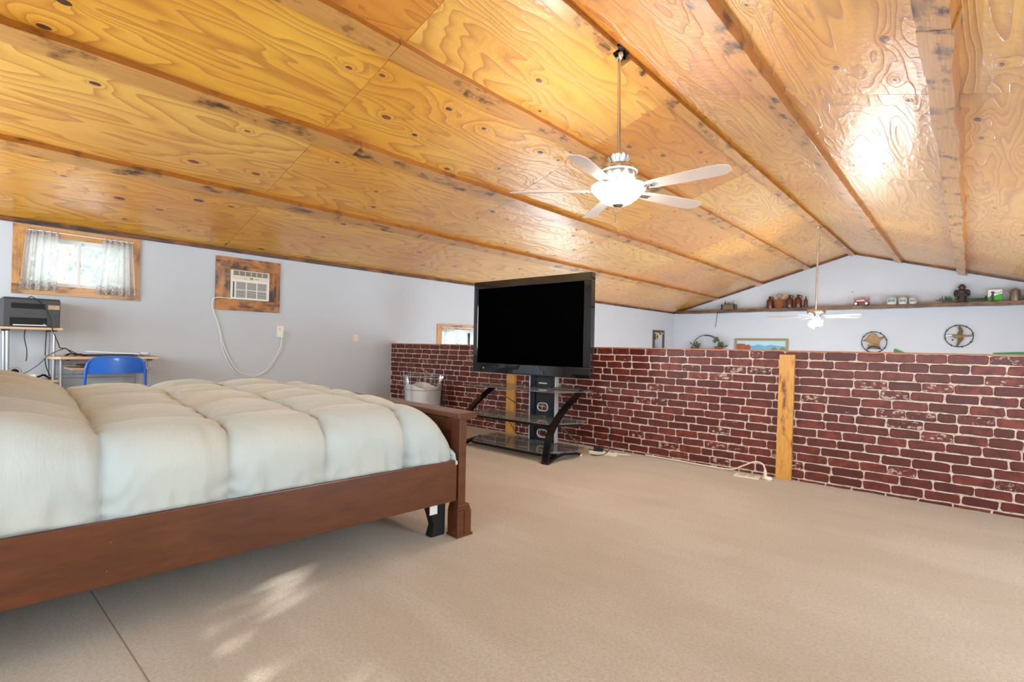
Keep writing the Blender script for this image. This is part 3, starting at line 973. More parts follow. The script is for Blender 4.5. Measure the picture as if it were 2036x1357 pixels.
st = thing('television_stand', 'black metal television stand with three clear glass shelves and curved legs', 'tv stand', (3.27, 4.05, 0))
def leg_front(x):
    path = spline([(x, -0.325, 0.012), (x, -0.315, 0.10), (x, -0.262, 0.27), (x, -0.100, 0.44), (x, 0.19, 0.612)], 8)
    return MB().ribbon(path, (1, 0, 0), 0.065, 0.030)
def leg_base(x):
    path = spline([(x, -0.315, 0.016), (x, -0.15, 0.052), (x, 0.03, 0.060), (x, 0.20, 0.016)], 6)
    return MB().ribbon(path, (1, 0, 0), 0.055, 0.026)
for x in (-0.575, 0.565):
    lg = leg_front(x).build('front_leg', M['gunmetal'], st, bevel=0.003)
    MB().box((x - 0.036, -0.345, 0.0), (x + 0.036, -0.295, 0.022)).build('foot', M['black'], lg, bevel=0.003)
    bl = leg_base(x).build('base_rail', M['gunmetal'], st, bevel=0.003)
    MB().box((x - 0.03, 0.185, 0.0), (x + 0.03, 0.225, 0.02)).build('foot', M['cream'], bl, bevel=0.003)
def shelf(hw_f, hw_m, yf, ym, yb, z):
    p = [(-hw_f, yf), (hw_f, yf), (hw_m, ym), (hw_m * 0.93, yb), (-hw_m * 0.93, yb), (-hw_m, ym)]
    return p, z
for nm, (pts, z) in (('lower', shelf(0.44, 0.640, -0.27, 0.02, 0.27, 0.070)), ('mid', shelf(0.50, 0.680, -0.24, 0.04, 0.26, 0.340))):
    g = MB().prism(pts, 2, z, z + 0.008).build('glass_shelf', M['shelfglass'], st)
    for (a, b) in ((pts[5], pts[0]), (pts[0], pts[1]), (pts[1], pts[2])):
        MB().ribbon([(a[0], a[1] + 0.004, z - 0.011), (b[0], b[1] + 0.004, z - 0.011)], (0, 0, 1), 0.022, 0.018).build('shelf_frame', M['gunmetal'], g)
pts, z = shelf(0.63, 0.735, -0.27, 0.13, 0.27, 0.640)
MB().prism(pts, 2, z, z + 0.008).build('glass_shelf', M['shelfglass'], st)
# column with oval openings
colr = thing('stand_column', None, None, (0.115, 0.20, 0)); colr.parent = st
del_keys = [k for k in colr.keys()]
for k in del_keys: del colr[k]
for x in (-0.168, 0.168):
    MB().box((x - 0.006, -0.022, 0.085), (x + 0.006, 0.03, 0.79)).build('column_edge', M['silver'], colr, bevel=0.002)
def plate_with_ovals():
    m = MB()
    x0, x1 = -0.161, 0.161
    zs = [0.085, 0.098, 0.230, 0.238, 0.368, 0.376, 0.500, 0.785]
    holes = {1: 0.164, 3: 0.303, 5: 0.438}
    for i in range(len(zs) - 1):
        a, b = zs[i], zs[i + 1]
        if i in holes:
            n = 32; zc = holes[i]; r = 0.036; hx = 0.026
            out, inn = [], []
            for k in range(n):
                t = 2 * PI * k / n
                c_, s_ = math.cos(t), math.sin(t)
                ix = (hx if c_ > 0 else -hx) + r * c_; iz = zc + r * s_
                inn.append((ix, iz))
                dx, dz = ix, iz - zc
                sx = (x1 if dx > 0 else -x0) / max(abs(dx), 1e-6); sz = ((b - zc) if dz > 0 else (zc - a)) / max(abs(dz), 1e-6)
                q = min(sx, sz); out.append((dx * q, zc + dz * q))
            m.quadloop([[(p[0], -0.004, p[1]) for p in out], [(p[0], -0.004, p[1]) for p in inn], [(p[0], 0.004, p[1]) for p in inn], [(p[0], 0.004, p[1]) for p in out]], caps=False)
            for cx in (x0, x1):
                for cz in (a, b):
                    pass
        else:
            m.box((x0, -0.004, a), (x1, 0.004, b))
    return m
plate_with_ovals().build('column_panel', M['black'], colr)
for zc in (0.164, 0.303, 0.438):
    r = 0.040; hx = 0.026
    path = []
    for k in range(33):
        t = 2 * PI * k / 32
        path.append(((hx if math.cos(t) > 0 else -hx) + r * math.cos(t), -0.006, zc + r * math.sin(t)))
    MB().tube(path, 0.0065, 8, False).build('oval_ring', M['silver'], colr, smooth=True)
for x in (-0.10, 0.10):
    MB().box((x - 0.052, -0.018, 0.085), (x + 0.052, -0.005, 0.785)).build('column_cover', M['piano'], colr, bevel=0.004) if abs(x) > 0.5 else None
for x in (-0.128, 0.128):
    MB().box((x - 0.030, -0.018, 0.085), (x + 0.030, -0.0045, 0.785)).build('column_cover', plain('navy_gloss', srgb(20, 28, 46), 0.2), colr, bevel=0.004)
MB().box((-0.055, -0.010, 0.678), (0.050, -0.0045, 0.690)).build('column_badge', M['silver'], colr)
MB().box((-0.09, -0.075, 0.770), (0.12, 0.03, 0.86)).build('mount_bracket', M['black'], colr, bevel=0.004)
for a, b in (((-0.06, 0.21, 0.60), (0.55, 0.21, 0.10)), ((0.55, 0.215, 0.58), (-0.06, 0.215, 0.12)), ((-0.56, 0.21, 0.56), (-0.06, 0.21, 0.36))):
    MB().tube([a, b], 0.005, 6).build('brace_rod', M['chrome'], st, smooth=True)
tag(MB().box((-0.14, -0.05, 0), (0.14, 0.05, 0.020)).build('media_box', M['black'], bevel=0.006, loc=(3.80, 4.10, 0.6485), rot=(0, 0, 0.15)), 'slim black box lying on the top glass shelf under the television', 'media box')

def cord(name, label, pts, r, mat, cat='cord', n=8, parent=None):
    if parent is None:
        return tag(MB().tube(spline(pts, n), r, 6).build(name, mat, smooth=True), label, cat)
    o = Vector(parent.location)
    c_ = MB().tube([p - o for p in spline(pts, n)], r, 6).build(name, mat, parent, smooth=True)
    c_['label'] = label
    return c_
cord('power_cord', 'thin black cord looping off the top glass shelf down to the power strip', [(3.92, 4.14, 0.655), (3.985, 4.20, 0.66), (4.04, 4.30, 0.60), (4.08, 4.42, 0.40), (4.07, 4.45, 0.15), (4.05, 4.42, 0.04), (3.98, 4.36, 0.012), (3.90, 4.36, 0.008)], 0.0045, M['black'], parent=tv)
cord('power_cord', 'thin black cord hanging behind the stand in front of the pine post', [(2.42, 4.40, 0.95), (2.47, 4.42, 0.60), (2.58, 4.46, 0.38), (2.72, 4.50, 0.16), (2.86, 4.52, 0.01)], 0.004, M['black'], parent=tv)
cord('power_cord', 'black cord trailing along the base of the brick wall into the adapter', [(3.55, 4.52, 0.16), (3.75, 4.56, 0.12), (3.92, 4.55, 0.05), (4.02, 4.50, 0.012), (3.90, 4.56, 0.008), (3.74, 4.58, 0.008)], 0.004, M['black'], parent=tv)
ps = thing('power_strip', 'beige power strip lying on the carpet behind the television stand', 'power strip', (3.98, 4.47, 0), 0.35)
MB().box((-0.14, -0.028, 0), (0.14, 0.028, 0.034)).build('body', M['beige'], ps, bevel=0.006)
for k in range(4):
    MB().box((-0.10 + k * 0.06, -0.012, 0.034), (-0.075 + k * 0.06, 0.012, 0.0352)).build('socket', M['black'], ps)
MB().tube(spline([(0.14, 0, 0.017), (0.22, 0.0, 0.02), (0.25, 0.06, 0.01), (0.16, 0.09, 0.008), (0.02, 0.10, 0.008)], 6), 0.005, 6).build('cord', M['beige'], ps, smooth=True)
tag(MB().box((-0.045, -0.03, 0.0), (0.045, 0.03, 0.045)).build('power_adapter', M['black'], bevel=0.005, loc=(3.935, 4.455, 0.036), rot=(0, 0, 0.35)), 'small black adapter plugged on the beige power strip', 'adapter')

# ---- floor outlet group at the pine post
fo = thing('floor_outlet', 'white floor outlet plate with dark slots at the foot of the brick wall', 'outlet', (5.30, 4.60, 0), 0.08)
MB().box((-0.10, -0.055, 0), (0.10, 0.055, 0.012)).build('plate', M['cream'], fo, bevel=0.003)
for i in (-1, 1):
    for j in (-1, 1):
        MB().box((i * 0.036 - 0.024, j * 0.022 - 0.004, 0.0119), (i * 0.036 + 0.024, j * 0.022 + 0.004, 0.0128)).build('slot', M['black'], fo)
ex = thing('extension_cord', 'cream extension cord arching along the brick wall to a floor plug', 'cord', (5.425, 4.655, 0))
MB().lathe([(0.028, 0), (0.028, 0.008), (0.014, 0.012), (0.013, 0.055), (0.008, 0.075)], 16).build('plug', M['cream'], ex, smooth=True)
P0 = Vector((5.425, 4.655, 0))
MB().tube([Vector(p) - P0 for p in spline([(5.425, 4.655, 0.07), (5.40, 4.665, 0.115), (5.33, 4.68, 0.118), (5.24, 4.69, 0.07), (5.14, 4.69, 0.022), (4.95, 4.70, 0.012), (4.6, 4.725, 0.012), (4.3, 4.735, 0.010)], 8)], 0.0065, 8).build('cable', M['cream'], ex, smooth=True)
tag(MB().lathe([(0.0, 0), (0.026, 0.002), (0.032, 0.014), (0.026, 0.026), (0.0, 0.03)], 16).build('cord_cap', M['white'], smooth=True, loc=(5.462, 4.610, 0)), 'small round white cap on the carpet beside the pine post', 'cap')

# ---- waste bin by the brick wall
bn = thing('wire_bin', 'round clear bin with a white liner and thin metal hoops against the brick wall', 'bin', (1.25, 4.40, 0))
N_ = 40
MB().lathe([(0.218, 0.012), (0.268, 0.650)], N_, caps=False).build('clear_shell', glass_mat('clear_bin_plastic', (0.93, 0.94, 0.96, 1), 1.3, 0.08), bn, smooth=True)
def liner():
    m = MB()
    rings = []
    for k in range(13):
        t = k / 12
        r0 = 0.206 + 0.036 * t
        rings.append([((r0 + 0.012 * mnoise.noise(Vector((math.cos(a) * 3, math.sin(a) * 3, t * 5)))) * math.cos(a), (r0 + 0.012 * mnoise.noise(Vector((math.cos(a) * 3, math.sin(a) * 3, t * 5)))) * math.sin(a), 0.015 + 0.50 * t + (0.03 * math.sin(3 * a) * t)) for a in [2 * PI * i / 48 for i in range(48)]])
    return m.quadloop(rings, caps=False)
liner().build('liner', M['paper'], bn, smooth=True)
MB().lathe([(0.0, 0.0), (0.222, 0.0), (0.222, 0.014), (0.0, 0.014)], N_, caps=False).build('base', M['white'], bn, smooth=True)
for z, r in ((0.24, 0.238), (0.47, 0.257), (0.650, 0.271)):
    MB().tube([(r * math.cos(2 * PI * k / 48), r * math.sin(2 * PI * k / 48), z) for k in range(49)], 0.005, 6, False).build('hoop', M['greymetal'], bn, smooth=True)
for a in (-1.9, -1.35, 1.2, 1.9):
    c_, s_ = math.cos(a), math.sin(a)
    MB().tube([(0.226 * c_, 0.226 * s_, 0.01), (0.276 * c_, 0.276 * s_, 0.65), (0.276 * c_, 0.276 * s_, 0.72)], 0.004, 6).build('wire_upright', M['greymetal'], bn, smooth=True)

# ================================================================ AIR CONDITIONER AND WALL OUTLETS
sr = thing('wall_surround', 'square surround of burnt pine boards around the air conditioner', 'surround', (0.001, 2.63, 1.43))
def sboard(y0, y1, z0, z1, horiz):
    L = (y1 - y0) if horiz else (z1 - z0); t_ = (z1 - z0) if horiz else (y1 - y0)
    b = MB().box((0, -L / 2, -t_ / 2), (0.022, L / 2, t_ / 2)).build('board', M['burnt_x'], sr, bevel=0.002)
    b.location = (0, (y0 + y1) / 2 - 2.63, (z0 + z1) / 2 - 1.43)
    if not horiz: b.rotation_euler = (PI / 2, 0, 0)
sboard(2.25, 3.01, 1.925, 2.068, True)
sboard(2.25, 3.01, 1.428, 1.560, True)
sboard(2.25, 2.405, 1.560, 1.925, False)
sboard(2.865, 3.01, 1.560, 1.925, False)
ac = thing('air_conditioner', 'white window air conditioner with louvred grille set in burnt boards', 'air conditioner', (0.0, 2.635, 1.565))
AW, AH = 0.225, 0.355
MB().box((0.002, -AW, 0.0), (0.050, AW, AH)).build('housing', M['white'], ac, bevel=0.006)
MB().box((0.0502, -AW + 0.012, 0.238), (0.0515, AW - 0.012, 0.282)).build('control_panel', M['cream'], ac)
MB().box((0.0516, -0.012, 0.250), (0.053, 0.026, 0.274)).build('display', plain('display_green', srgb(120, 150, 60), 0.3), ac)
for y in (-0.075, -0.055, 0.05, 0.068, 0.085):
    MB().box((0.0516, y - 0.004, 0.256), (0.053, y + 0.004, 0.264)).build('button', M['black'], ac)
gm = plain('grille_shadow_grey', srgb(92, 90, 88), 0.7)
for i in range(3):
    for j in range(2):
        y0 = -AW + 0.055 + i * 0.125; z0 = 0.022 + j * 0.100
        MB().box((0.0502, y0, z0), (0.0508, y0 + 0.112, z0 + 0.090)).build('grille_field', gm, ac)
        for k in range(6):
            MB().box((0.0508, y0, z0 + 0.006 + k * 0.0145), (0.0545, y0 + 0.112, z0 + 0.011 + k * 0.0145)).build('louvre', M['white'], ac)
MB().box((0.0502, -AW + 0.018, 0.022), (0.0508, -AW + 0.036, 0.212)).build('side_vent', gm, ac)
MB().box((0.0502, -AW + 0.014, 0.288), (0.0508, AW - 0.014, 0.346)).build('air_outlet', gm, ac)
for k in range(7):
    y = -AW + 0.02 + k * 0.068
    MB().box((0.0508, y - 0.003, 0.290), (0.058, y + 0.003, 0.344)).build('vane', M['cream'], ac)
for k in range(4):
    MB().box((0.0508, -AW + 0.016, 0.296 + k * 0.014), (0.054, AW - 0.016, 0.299 + k * 0.014)).build('louvre', M['cream'], ac)
ot = thing('wall_outlet', 'white wall outlet with the air conditioner plugged in', 'outlet', (0, 3.035, 1.192))
MB().box((0.0, -0.045, -0.072), (0.007, 0.045, 0.072)).build('plate', M['white'], ot, bevel=0.003)
MB().cbox((0.008, -0.008, 0.03), (0.003, 0.03, 0.036)).build('receptacle', M['cream'], ot, bevel=0.001)
MB().cbox((0.008, 0.008, -0.03), (0.003, 0.03, 0.036)).build('receptacle', M['cream'], ot, bevel=0.001)
cd = thing('power_cord', 'white power cord drooping in a deep loop to the outlet', None, (0, 3.035 - 2.635, 1.08 - 1.565)); cd.parent = ac
MB().cbox((0.026, 0.006, 0.075), (0.032, 0.032, 0.085)).build('plug', M['white'], cd, bevel=0.005)
PO = Vector((0, 3.035, 1.08))
MB().tube([Vector(p) - PO for p in spline([(0.032, 2.42, 1.565), (0.034, 2.34, 1.572), (0.030, 2.245, 1.565), (0.026, 2.218, 1.53), (0.018, 2.222, 1.44), (0.014, 2.29, 1.25), (0.014, 2.37, 0.96), (0.014, 2.49, 0.73), (0.014, 2.58, 0.655), (0.014, 2.72, 0.635), (0.014, 2.85, 0.69), (0.014, 2.95, 0.82), (0.02, 3.03, 0.98), (0.03, 3.042, 1.11)], 8)], 0.0062, 8).build('cable', M['white'], cd, smooth=True)
MB().tube([Vector(p) - PO for p in spline([(0.014, 2.30, 1.20), (0.014, 2.35, 0.94), (0.014, 2.47, 0.70), (0.014, 2.60, 0.63), (0.014, 2.74, 0.625), (0.014, 2.90, 0.71), (0.014, 2.99, 0.86), (0.016, 3.05, 0.96), (0.02, 3.03, 1.04)], 8)], 0.0052, 8).build('cable', M['white'], cd, smooth=True)
ot2 = thing('wall_outlet', 'small plain white wall outlet near the end of the brick wall', 'outlet', (0, 4.135, 1.14))
MB().box((0.0, -0.045, -0.052), (0.006, 0.045, 0.052)).build('plate', M['cream'], ot2, bevel=0.003)
MB().cbox((0.007, 0, 0.022), (0.003, 0.03, 0.03)).build('receptacle', M['white'], ot2, bevel=0.001)
MB().cbox((0.007, 0, -0.022), (0.003, 0.03, 0.03)).build('receptacle', M['white'], ot2, bevel=0.001)

# ================================================================ DESK CORNER
dk = thing('computer_desk', 'small maple-topped computer desk with grey tube frame and raised printer shelf', 'desk', (0.32, 1.0, 0))
def DL(p): return Vector(p) - Vector((0.32, 1.0, 0))
def dpart(name, mb, mat, parent=dk, **k):
    o = mb.build(name, mat, parent, **k); o.location = Vector(o.location) + Vector((-0.32, -1.0, 0)); return o
top = [(0.05, 0.75), (0.10, 0.735), (0.50, 0.735), (0.565, 0.755), (0.60, 0.80), (0.60, 1.555), (0.05, 1.605)]
dpart('desk_top', MB().prism(top, 2, 0.862, 0.885), M['maple'], bevel=0.004)
dpart('keyboard_shelf', MB().box((0.18, 0.88, 0.762), (0.56, 1.47, 0.780)), M['maple'], bevel=0.003)
dpart('printer_shelf', MB().box((0.05, 0.34, 1.125), (0.46, 0.830, 1.145)), M['maple'], bevel=0.003)
dpart('lower_shelf', MB().box((0.05, 0.34, 0.650), (0.46, 0.815, 0.668)), M['maple'], bevel=0.003)
for x in (0.09, 0.42):
    for y in (0.465, 0.775):
        mm = M['greymetal']
        dpart('tower_leg', MB().tube([(x, y + (0.02 if y < 0.5 else 0), 0.0), (x, y, 1.125)], 0.011 if y > 0.5 else 0.014, 8), mm, smooth=True)
        dpart('bracket', MB().cbox((x, y, 1.117), (0.04, 0.03, 0.016)), M['black'])
for x in (0.10, 0.50):
    for (y0, y1) in ((0.815, 0.835), (1.47, 1.44)):
        dpart('desk_leg', MB().tube([(x, y1, 0.0), (x, y0, 0.862)], 0.012, 8), M['greymetal'], smooth=True)
    for k in range(3):
        dpart('wire_strut', MB().tube([(x, 1.48 + k * 0.014, 0.862), (x, 1.465 + k * 0.008, 0.30)], 0.003, 6), M['greymetal'], smooth=True)
    dpart('wire_strut', MB().tube([(x, 0.84, 0.80), (x, 0.92, 0.80), (x, 0.95, 0.79)], 0.004, 6), M['greymetal'], smooth=True)
    dpart('desk_foot', MB().cbox((x, 0.86, 0.853), (0.05, 0.03, 0.016)), M['black'])
    dpart('desk_foot', MB().cbox((x, 1.50, 0.853), (0.05, 0.03, 0.016)), M['black'])
for z in (0.70, 0.665):
    dpart('crossbar', MB().tube([(0.10, 0.835, z), (0.10, 1.445, z)], 0.006, 6), M['greymetal'], smooth=True)
dpart('wire_strut', MB().tube([(0.11, 0.95, 0.70), (0.11, 1.03, 0.79), (0.11, 1.15, 0.70)], 0.004, 6), M['greymetal'], smooth=True)
tag(MB().box((-0.14, -0.10, 0.0), (0.14, 0.10, 0.028)).build('desk_tray', plain('dark_brown_board', srgb(84, 62, 44), 0.5), bevel=0.003, loc=(0.38, 1.06, 0.780)), 'dark brown tray lying on the keyboard shelf behind the blue chair', 'tray')

pr_ = thing('printer', 'charcoal all-in-one printer on the raised maple shelf', 'printer', (0.26, 0.622, 1.145))
PW = 0.190
pb = MB()
pb.box((-0.17, -PW, 0.0), (0.16, PW, 0.250))
pb.build('body', M['printer'], pr_, bevel=0.008)
MB().box((0.1605, -PW + 0.052, 0.165), (0.1625, PW - 0.105, 0.212)).build('output_slot', M['matte_black'], pr_, bevel=0.0008)
MB().box((0.1605, -PW + 0.045, 0.012), (0.1625, PW - 0.090, 0.085)).build('paper_bay', M['matte_black'], pr_, bevel=0.0008)
MB().box((0.10, -PW + 0.065, 0.014), (0.190, PW - 0.095, 0.022)).build('paper', M['paper'], pr_)
MB().box((0.1605, PW - 0.085, 0.165), (0.165, PW - 0.006, 0.205)).build('control_panel', plain('copper_panel', srgb(176, 134, 92), 0.3), pr_, bevel=0.001)
MB().box((0.1605, PW - 0.085, 0.112), (0.164, PW - 0.006, 0.155)).build('card_slot', M['black'], pr_, bevel=0.001)
MB().box((0.1605, -0.06, 0.120), (0.1615, 0.03, 0.124)).build('handle_groove', M['black'], pr_)
MB().box((0.1626, PW - 0.118, 0.020), (0.1632, PW - 0.100, 0.036)).build('sticker', plain('blue_sticker', srgb(60, 110, 200), 0.5), pr_)
MB().box((-0.165, -PW + 0.004, 0.250), (0.155, PW - 0.004, 0.262)).build('lid', M['printer'], pr_, bevel=0.004)

cord('usb_cable', 'black cable draped over the front of the printer down to the desk', [(0.36, 0.60, 1.412), (0.435, 0.62, 1.415), (0.455, 0.68, 1.36), (0.458, 0.735, 1.25), (0.47, 0.755, 1.13), (0.46, 0.80, 1.00), (0.44, 0.815, 0.965), (0.40, 0.86, 0.955), (0.40, 0.95, 0.905), (0.42, 0.99, 0.892)], 0.004, M['black'])
cord('usb_cable', 'black cable with a plug end dangling below the printer shelf', [(0.30, 0.59, 1.122), (0.31, 0.585, 1.05), (0.33, 0.60, 0.95), (0.33, 0.602, 0.87), (0.33, 0.597, 0.84)], 0.004, M['black'])
cord('power_cord', 'black cord sagging from the desk top to the clutter on the low shelf', [(0.40, 0.92, 0.895), (0.43, 0.86, 0.955), (0.47, 0.83, 0.955), (0.44, 0.74, 0.90), (0.42, 0.68, 0.82), (0.40, 0.62, 0.76), (0.38, 0.56, 0.72), (0.36, 0.52, 0.69)], 0.004, M['black'], parent=pr_)
cord('power_cord', 'black cord running down the rear post of the printer shelf', [(0.12, 0.755, 1.12), (0.125, 0.75, 0.95), (0.125, 0.755, 0.80), (0.13, 0.80, 0.66), (0.14, 0.86, 0.52)], 0.004, M['black'], parent=pr_)
CORD_L = (lambda **k: cord('power_cord', 'black cord bunched beside the closed laptop', [(0.40, 0.85, 0.893), (0.42, 0.88, 0.905), (0.45, 0.92, 0.896), (0.43, 0.96, 0.905), (0.45, 0.99, 0.893), (0.42, 0.90, 0.91), (0.44, 0.86, 0.893)], 0.008, M['black'], **k))
lp = thing('laptop', 'closed silver-blue laptop lying on the desk top', 'laptop', (0.38, 1.20, 0.886), 0.0)
MB().box((-0.13, -0.20, 0.0), (0.13, 0.20, 0.016)).build('base', M['black'], lp, bevel=0.003)
MB().box((-0.13, -0.20, 0.0), (0.13, 0.20, 0.016)).build('lid', plain('pale_blue_lid', srgb(196, 218, 234), 0.3, 0.0), lp, bevel=0.003, loc=(0, 0, 0.0285), rot=(-0.055, 0, 0))
CORD_L(parent=lp)
ms = thing('computer_mouse', 'white rounded computer mouse at the end of the desk', 'mouse', (0.42, 1.475, 0.8855))
MB().ball((0, 0, 0.0), 0.05, 16, 10, (0.6, 1.0, 0.42)).build('shell', plain('mouse_white', srgb(214, 224, 232), 0.3), ms, smooth=True, loc=(0, 0, 0.0205))
MB().cbox((-0.01, 0, 0.0012), (0.2, 0.18, 0.002)).build('mouse_pad', plain('grey_pad', srgb(120, 130, 142), 0.7), None)
bpy.data.objects['mouse_pad'].location = (0.42, 1.48, 0.8852)
tag(bpy.data.objects['mouse_pad'], 'thin grey mouse pad under the white mouse', 'mouse pad')
ms.location.z = 0.888
# low shelf clutter
tag(MB().box((-0.045, -0.06, 0), (0.045, 0.06, 0.055)).build('cable_box', M['white'], bevel=0.004, loc=(0.37, 0.60, 0.668)), 'small white box with a blue label on the low desk shelf', 'box')
lb = MB().box((0.0452, -0.055, 0.008), (0.0462, -0.005, 0.048)).build('label_patch', plain('cyan_label', srgb(70, 160, 200), 0.5), bpy.data.objects['cable_box'])
fan = thing('desk_gadget', 'small clear round gadget with dark parts among cables on the low shelf', 'gadget', (0.34, 0.525, 0.668))
MB().lathe([(0.03, 0), (0.03, 0.008), (0.008, 0.012), (0.008, 0.03)], 16).build('base', M['black'], fan, smooth=True)
MB().tube([(0, 0.045 * math.cos(2 * PI * k / 24), 0.075 + 0.045 * math.sin(2 * PI * k / 24)) for k in range(25)], 0.004, 6, False).build('ring', M['greymetal'], fan, smooth=True)
MB().ball((0, 0, 0.075), 0.03, 12, 8).build('body', M['black'], fan, smooth=True)
rr2 = random.Random(9)
pts = [(0.36 + rr2.uniform(-.04, .05), 0.52 + 0.24 * k / 9 + rr2.uniform(-.02, .02), 0.676 + rr2.uniform(0, 0.05)) for k in range(10)]
tng = thing('cable_tangle', 'tangle of black cables heaped on the low desk shelf', 'cables', (0.36, 0.6, 0.668))
cord('cable_loop', 'thick black cable heap', pts, 0.009, M['black'], parent=tng)
cord('cable_loop', 'loose black cable end', [(0.38, 0.50, 0.68), (0.42, 0.48, 0.70), (0.46, 0.45, 0.68), (0.47, 0.42, 0.64)], 0.005, M['black'], parent=tng)

# ---- blue folding chair pushed up to the desk
ch = thing('folding_chair', 'blue metal folding chair pushed in at the computer desk', 'chair', (0.92, 1.143, 0))
R_ = 0.011
back = spline([(0.0, -0.222, 0.45), (0.0, -0.222, 0.62), (0.0, -0.214, 0.80), (0.0, -0.19, 0.855), (0.0, -0.14, 0.884), (0.0, 0, 0.892), (0.0, 0.14, 0.884), (0.0, 0.19, 0.855), (0.0, 0.214, 0.80), (0.0, 0.222, 0.62), (0.0, 0.222, 0.45)], 6)
MB().tube(back, R_, 10).build('back_frame', M['blue'], ch, smooth=True)
def backrest():
    m = MB(); rings = []
    for k in range(13):
        u = -0.205 + 0.41 * k / 12
        bow = 0.030 * (1 - (u / 0.205) ** 2)
        zt_ = 0.884 - 0.055 * max(0, (abs(u) - 0.13) / 0.075) ** 2
        rings.append([(bow, u, 0.742), (bow, u, zt_), (bow - 0.008, u, zt_), (bow - 0.008, u, 0.742)])
    return m.quadloop(rings)
backrest().build('backrest', M['blue'], ch, smooth=True)
MB().box((-0.42, -0.195, 0.442), (-0.02, 0.195, 0.466)).build('seat', M['blue'], ch, bevel=0.01)
for s in (-1, 1):
    MB().tube([(0.0, s * 0.222, 0.46), (-0.20, s * 0.222, 0.22), (-0.38, s * 0.222, 0.012)], R_, 8).build('leg', M['blue'], ch, smooth=True)
    MB().tube([(-0.30, s * 0.205, 0.445), (-0.15, s * 0.205, 0.25), (0.06, s * 0.205, 0.012)], R_, 8).build('leg', M['blue'], ch, smooth=True)
    MB().lathe([(0.015, 0), (0.015, 0.025)], 10, (-0.38, s * 0.222, 0)).build('foot_cap', M['black'], ch, smooth=True)
    MB().lathe([(0.015, 0), (0.015, 0.025)], 10, (0.06, s * 0.205, 0)).build('foot_cap', M['black'], ch, smooth=True)
MB().tube([(-0.22, -0.222, 0.2), (-0.22, 0.222, 0.2)], 0.007, 8).build('stretcher', M['blue'], ch, smooth=True)
MB().tube([(0.0, -0.205, 0.09), (0.0, 0.205, 0.09)], 0.007, 8).build('stretcher', M['blue'], ch, smooth=True)

# ================================================================ CEILING FANS
def blade_mesh(L0, L1, w0, w1):
    m = MB(); n = 14; rings = []
    for k in range(n + 1):
        t = k / n
        x = L0 + (L1 - L0) * t
        w_ = w0 + (w1 - w0) * math.sin(t * PI * 0.62)
        if t > 0.86: w_ *= math.sqrt(max(0.06, 1 - ((t - 0.86) / 0.14) ** 2 * 0.75))
        if t < 0.1: w_ *= 0.75 + 2.5 * t
        rings.append([(x, -w_ / 2, 0.0), (x, w_ / 2, 0.0), (x, w_ / 2, 0.006), (x, -w_ / 2, 0.006)])
    return m.quadloop(rings).mesh('blade', M['blade'])

def hanger(parent, z, mat):
    MB().box((-0.05, -0.085, z - 0.012), (0.05, 0.085, z)).build('hanger_bracket', mat, parent, bevel=0.003)
    MB().lathe([(0.018, 0.0), (0.030, 0.015), (0.036, 0.04), (0.03, 0.065)], 16, (0, 0, z - 0.075)).build('hanger_ball', M['chrome'], parent, smooth=True)
    for s in (-1, 1):
        MB().ribbon(spline([(0, s * 0.085, z - 0.006), (0, s * 0.075, z - 0.045), (0, s * 0.03, z - 0.065)], 5), (1, 0, 0), 0.03, 0.006).build('hanger_strap', mat, parent)

FX, FY = 4.535, 3.693
f1 = thing('ceiling_fan', 'brushed nickel ceiling fan with five whitewashed blades and a glowing glass bowl', 'ceiling fan', (FX, FY, 0))
hanger(f1, RZ - 0.022, M['gunmetal'])
MB().tube([(0, 0, RZ - 0.09), (0.015, 0, 2.615)], 0.014, 12).build('down_rod', M['chrome'], f1, smooth=True)
C1 = (0.015, 0, 0)
MB().lathe([(0.030, 2.625), (0.088, 2.618), (0.085, 2.600), (0.062, 2.560), (0.060, 2.550)], 28, C1).build('collar', M['chrome'], f1, smooth=True)
for k in range(14):
    a = 2 * PI * k / 14
    MB().tube([(0.015 + 0.085 * math.cos(a), 0.085 * math.sin(a), 2.606), (0.015 + 0.066 * math.cos(a), 0.066 * math.sin(a), 2.560)], 0.005, 6).build('collar_fin', M['silver'], f1, smooth=True)
MB().lathe([(0.060, 2.552), (0.118, 2.540), (0.142, 2.515), (0.145, 2.450), (0.130, 2.425), (0.090, 2.412), (0.080, 2.395)], 36, C1).build('motor_housing', M['chrome'], f1, smooth=True)
MB().lathe([(0.150, 2.492), (0.151, 2.486), (0.150, 2.480)], 36, C1, caps=False).build('housing_band', M['silver'], f1, smooth=True)
bm1 = blade_mesh(0.235, 0.885, 0.105, 0.150)
BL_ANG = [-146.0, -79.0, 0.0, 68.0, 139.0]
for a in BL_ANG:
    ar = math.radians(a)
    bo = link('blade', bm1, f1, (0.015, 0, 2.335), (0, 0, ar))
    bo.rotation_euler = (Matrix.Rotation(ar, 3, 'Z') @ Matrix.Rotation(math.radians(-12), 3, 'X')).to_euler()
    arm = MB()
    arm.ribbon([(0.085, 0, 0.048), (0.15, 0, 0.034), (0.22, 0, -0.004), (0.31, 0, -0.005)], (0, 1, 0), 0.05, 0.006)
    am = arm.build('blade_arm', M['chrome'], bo)
    for sx, sy in ((0.25, -0.018), (0.25, 0.018), (0.29, 0.0)):
        MB().lathe([(0.0, -0.013), (0.006, -0.011), (0.007, -0.008)], 8, (sx, sy, 0)).build('screw', M['gunmetal'], bo)
MB().lathe([(0.080, 2.395), (0.105, 2.390), (0.110, 2.372)], 28, C1).build('light_fitter', M['chrome'], f1, smooth=True)
bowl = MB().lathe([(0.218, 2.368), (0.220, 2.362), (0.214, 2.342), (0.188, 2.312), (0.150, 2.274), (0.105, 2.240), (0.060, 2.222), (0.0, 2.216)], 40, C1, caps=False)
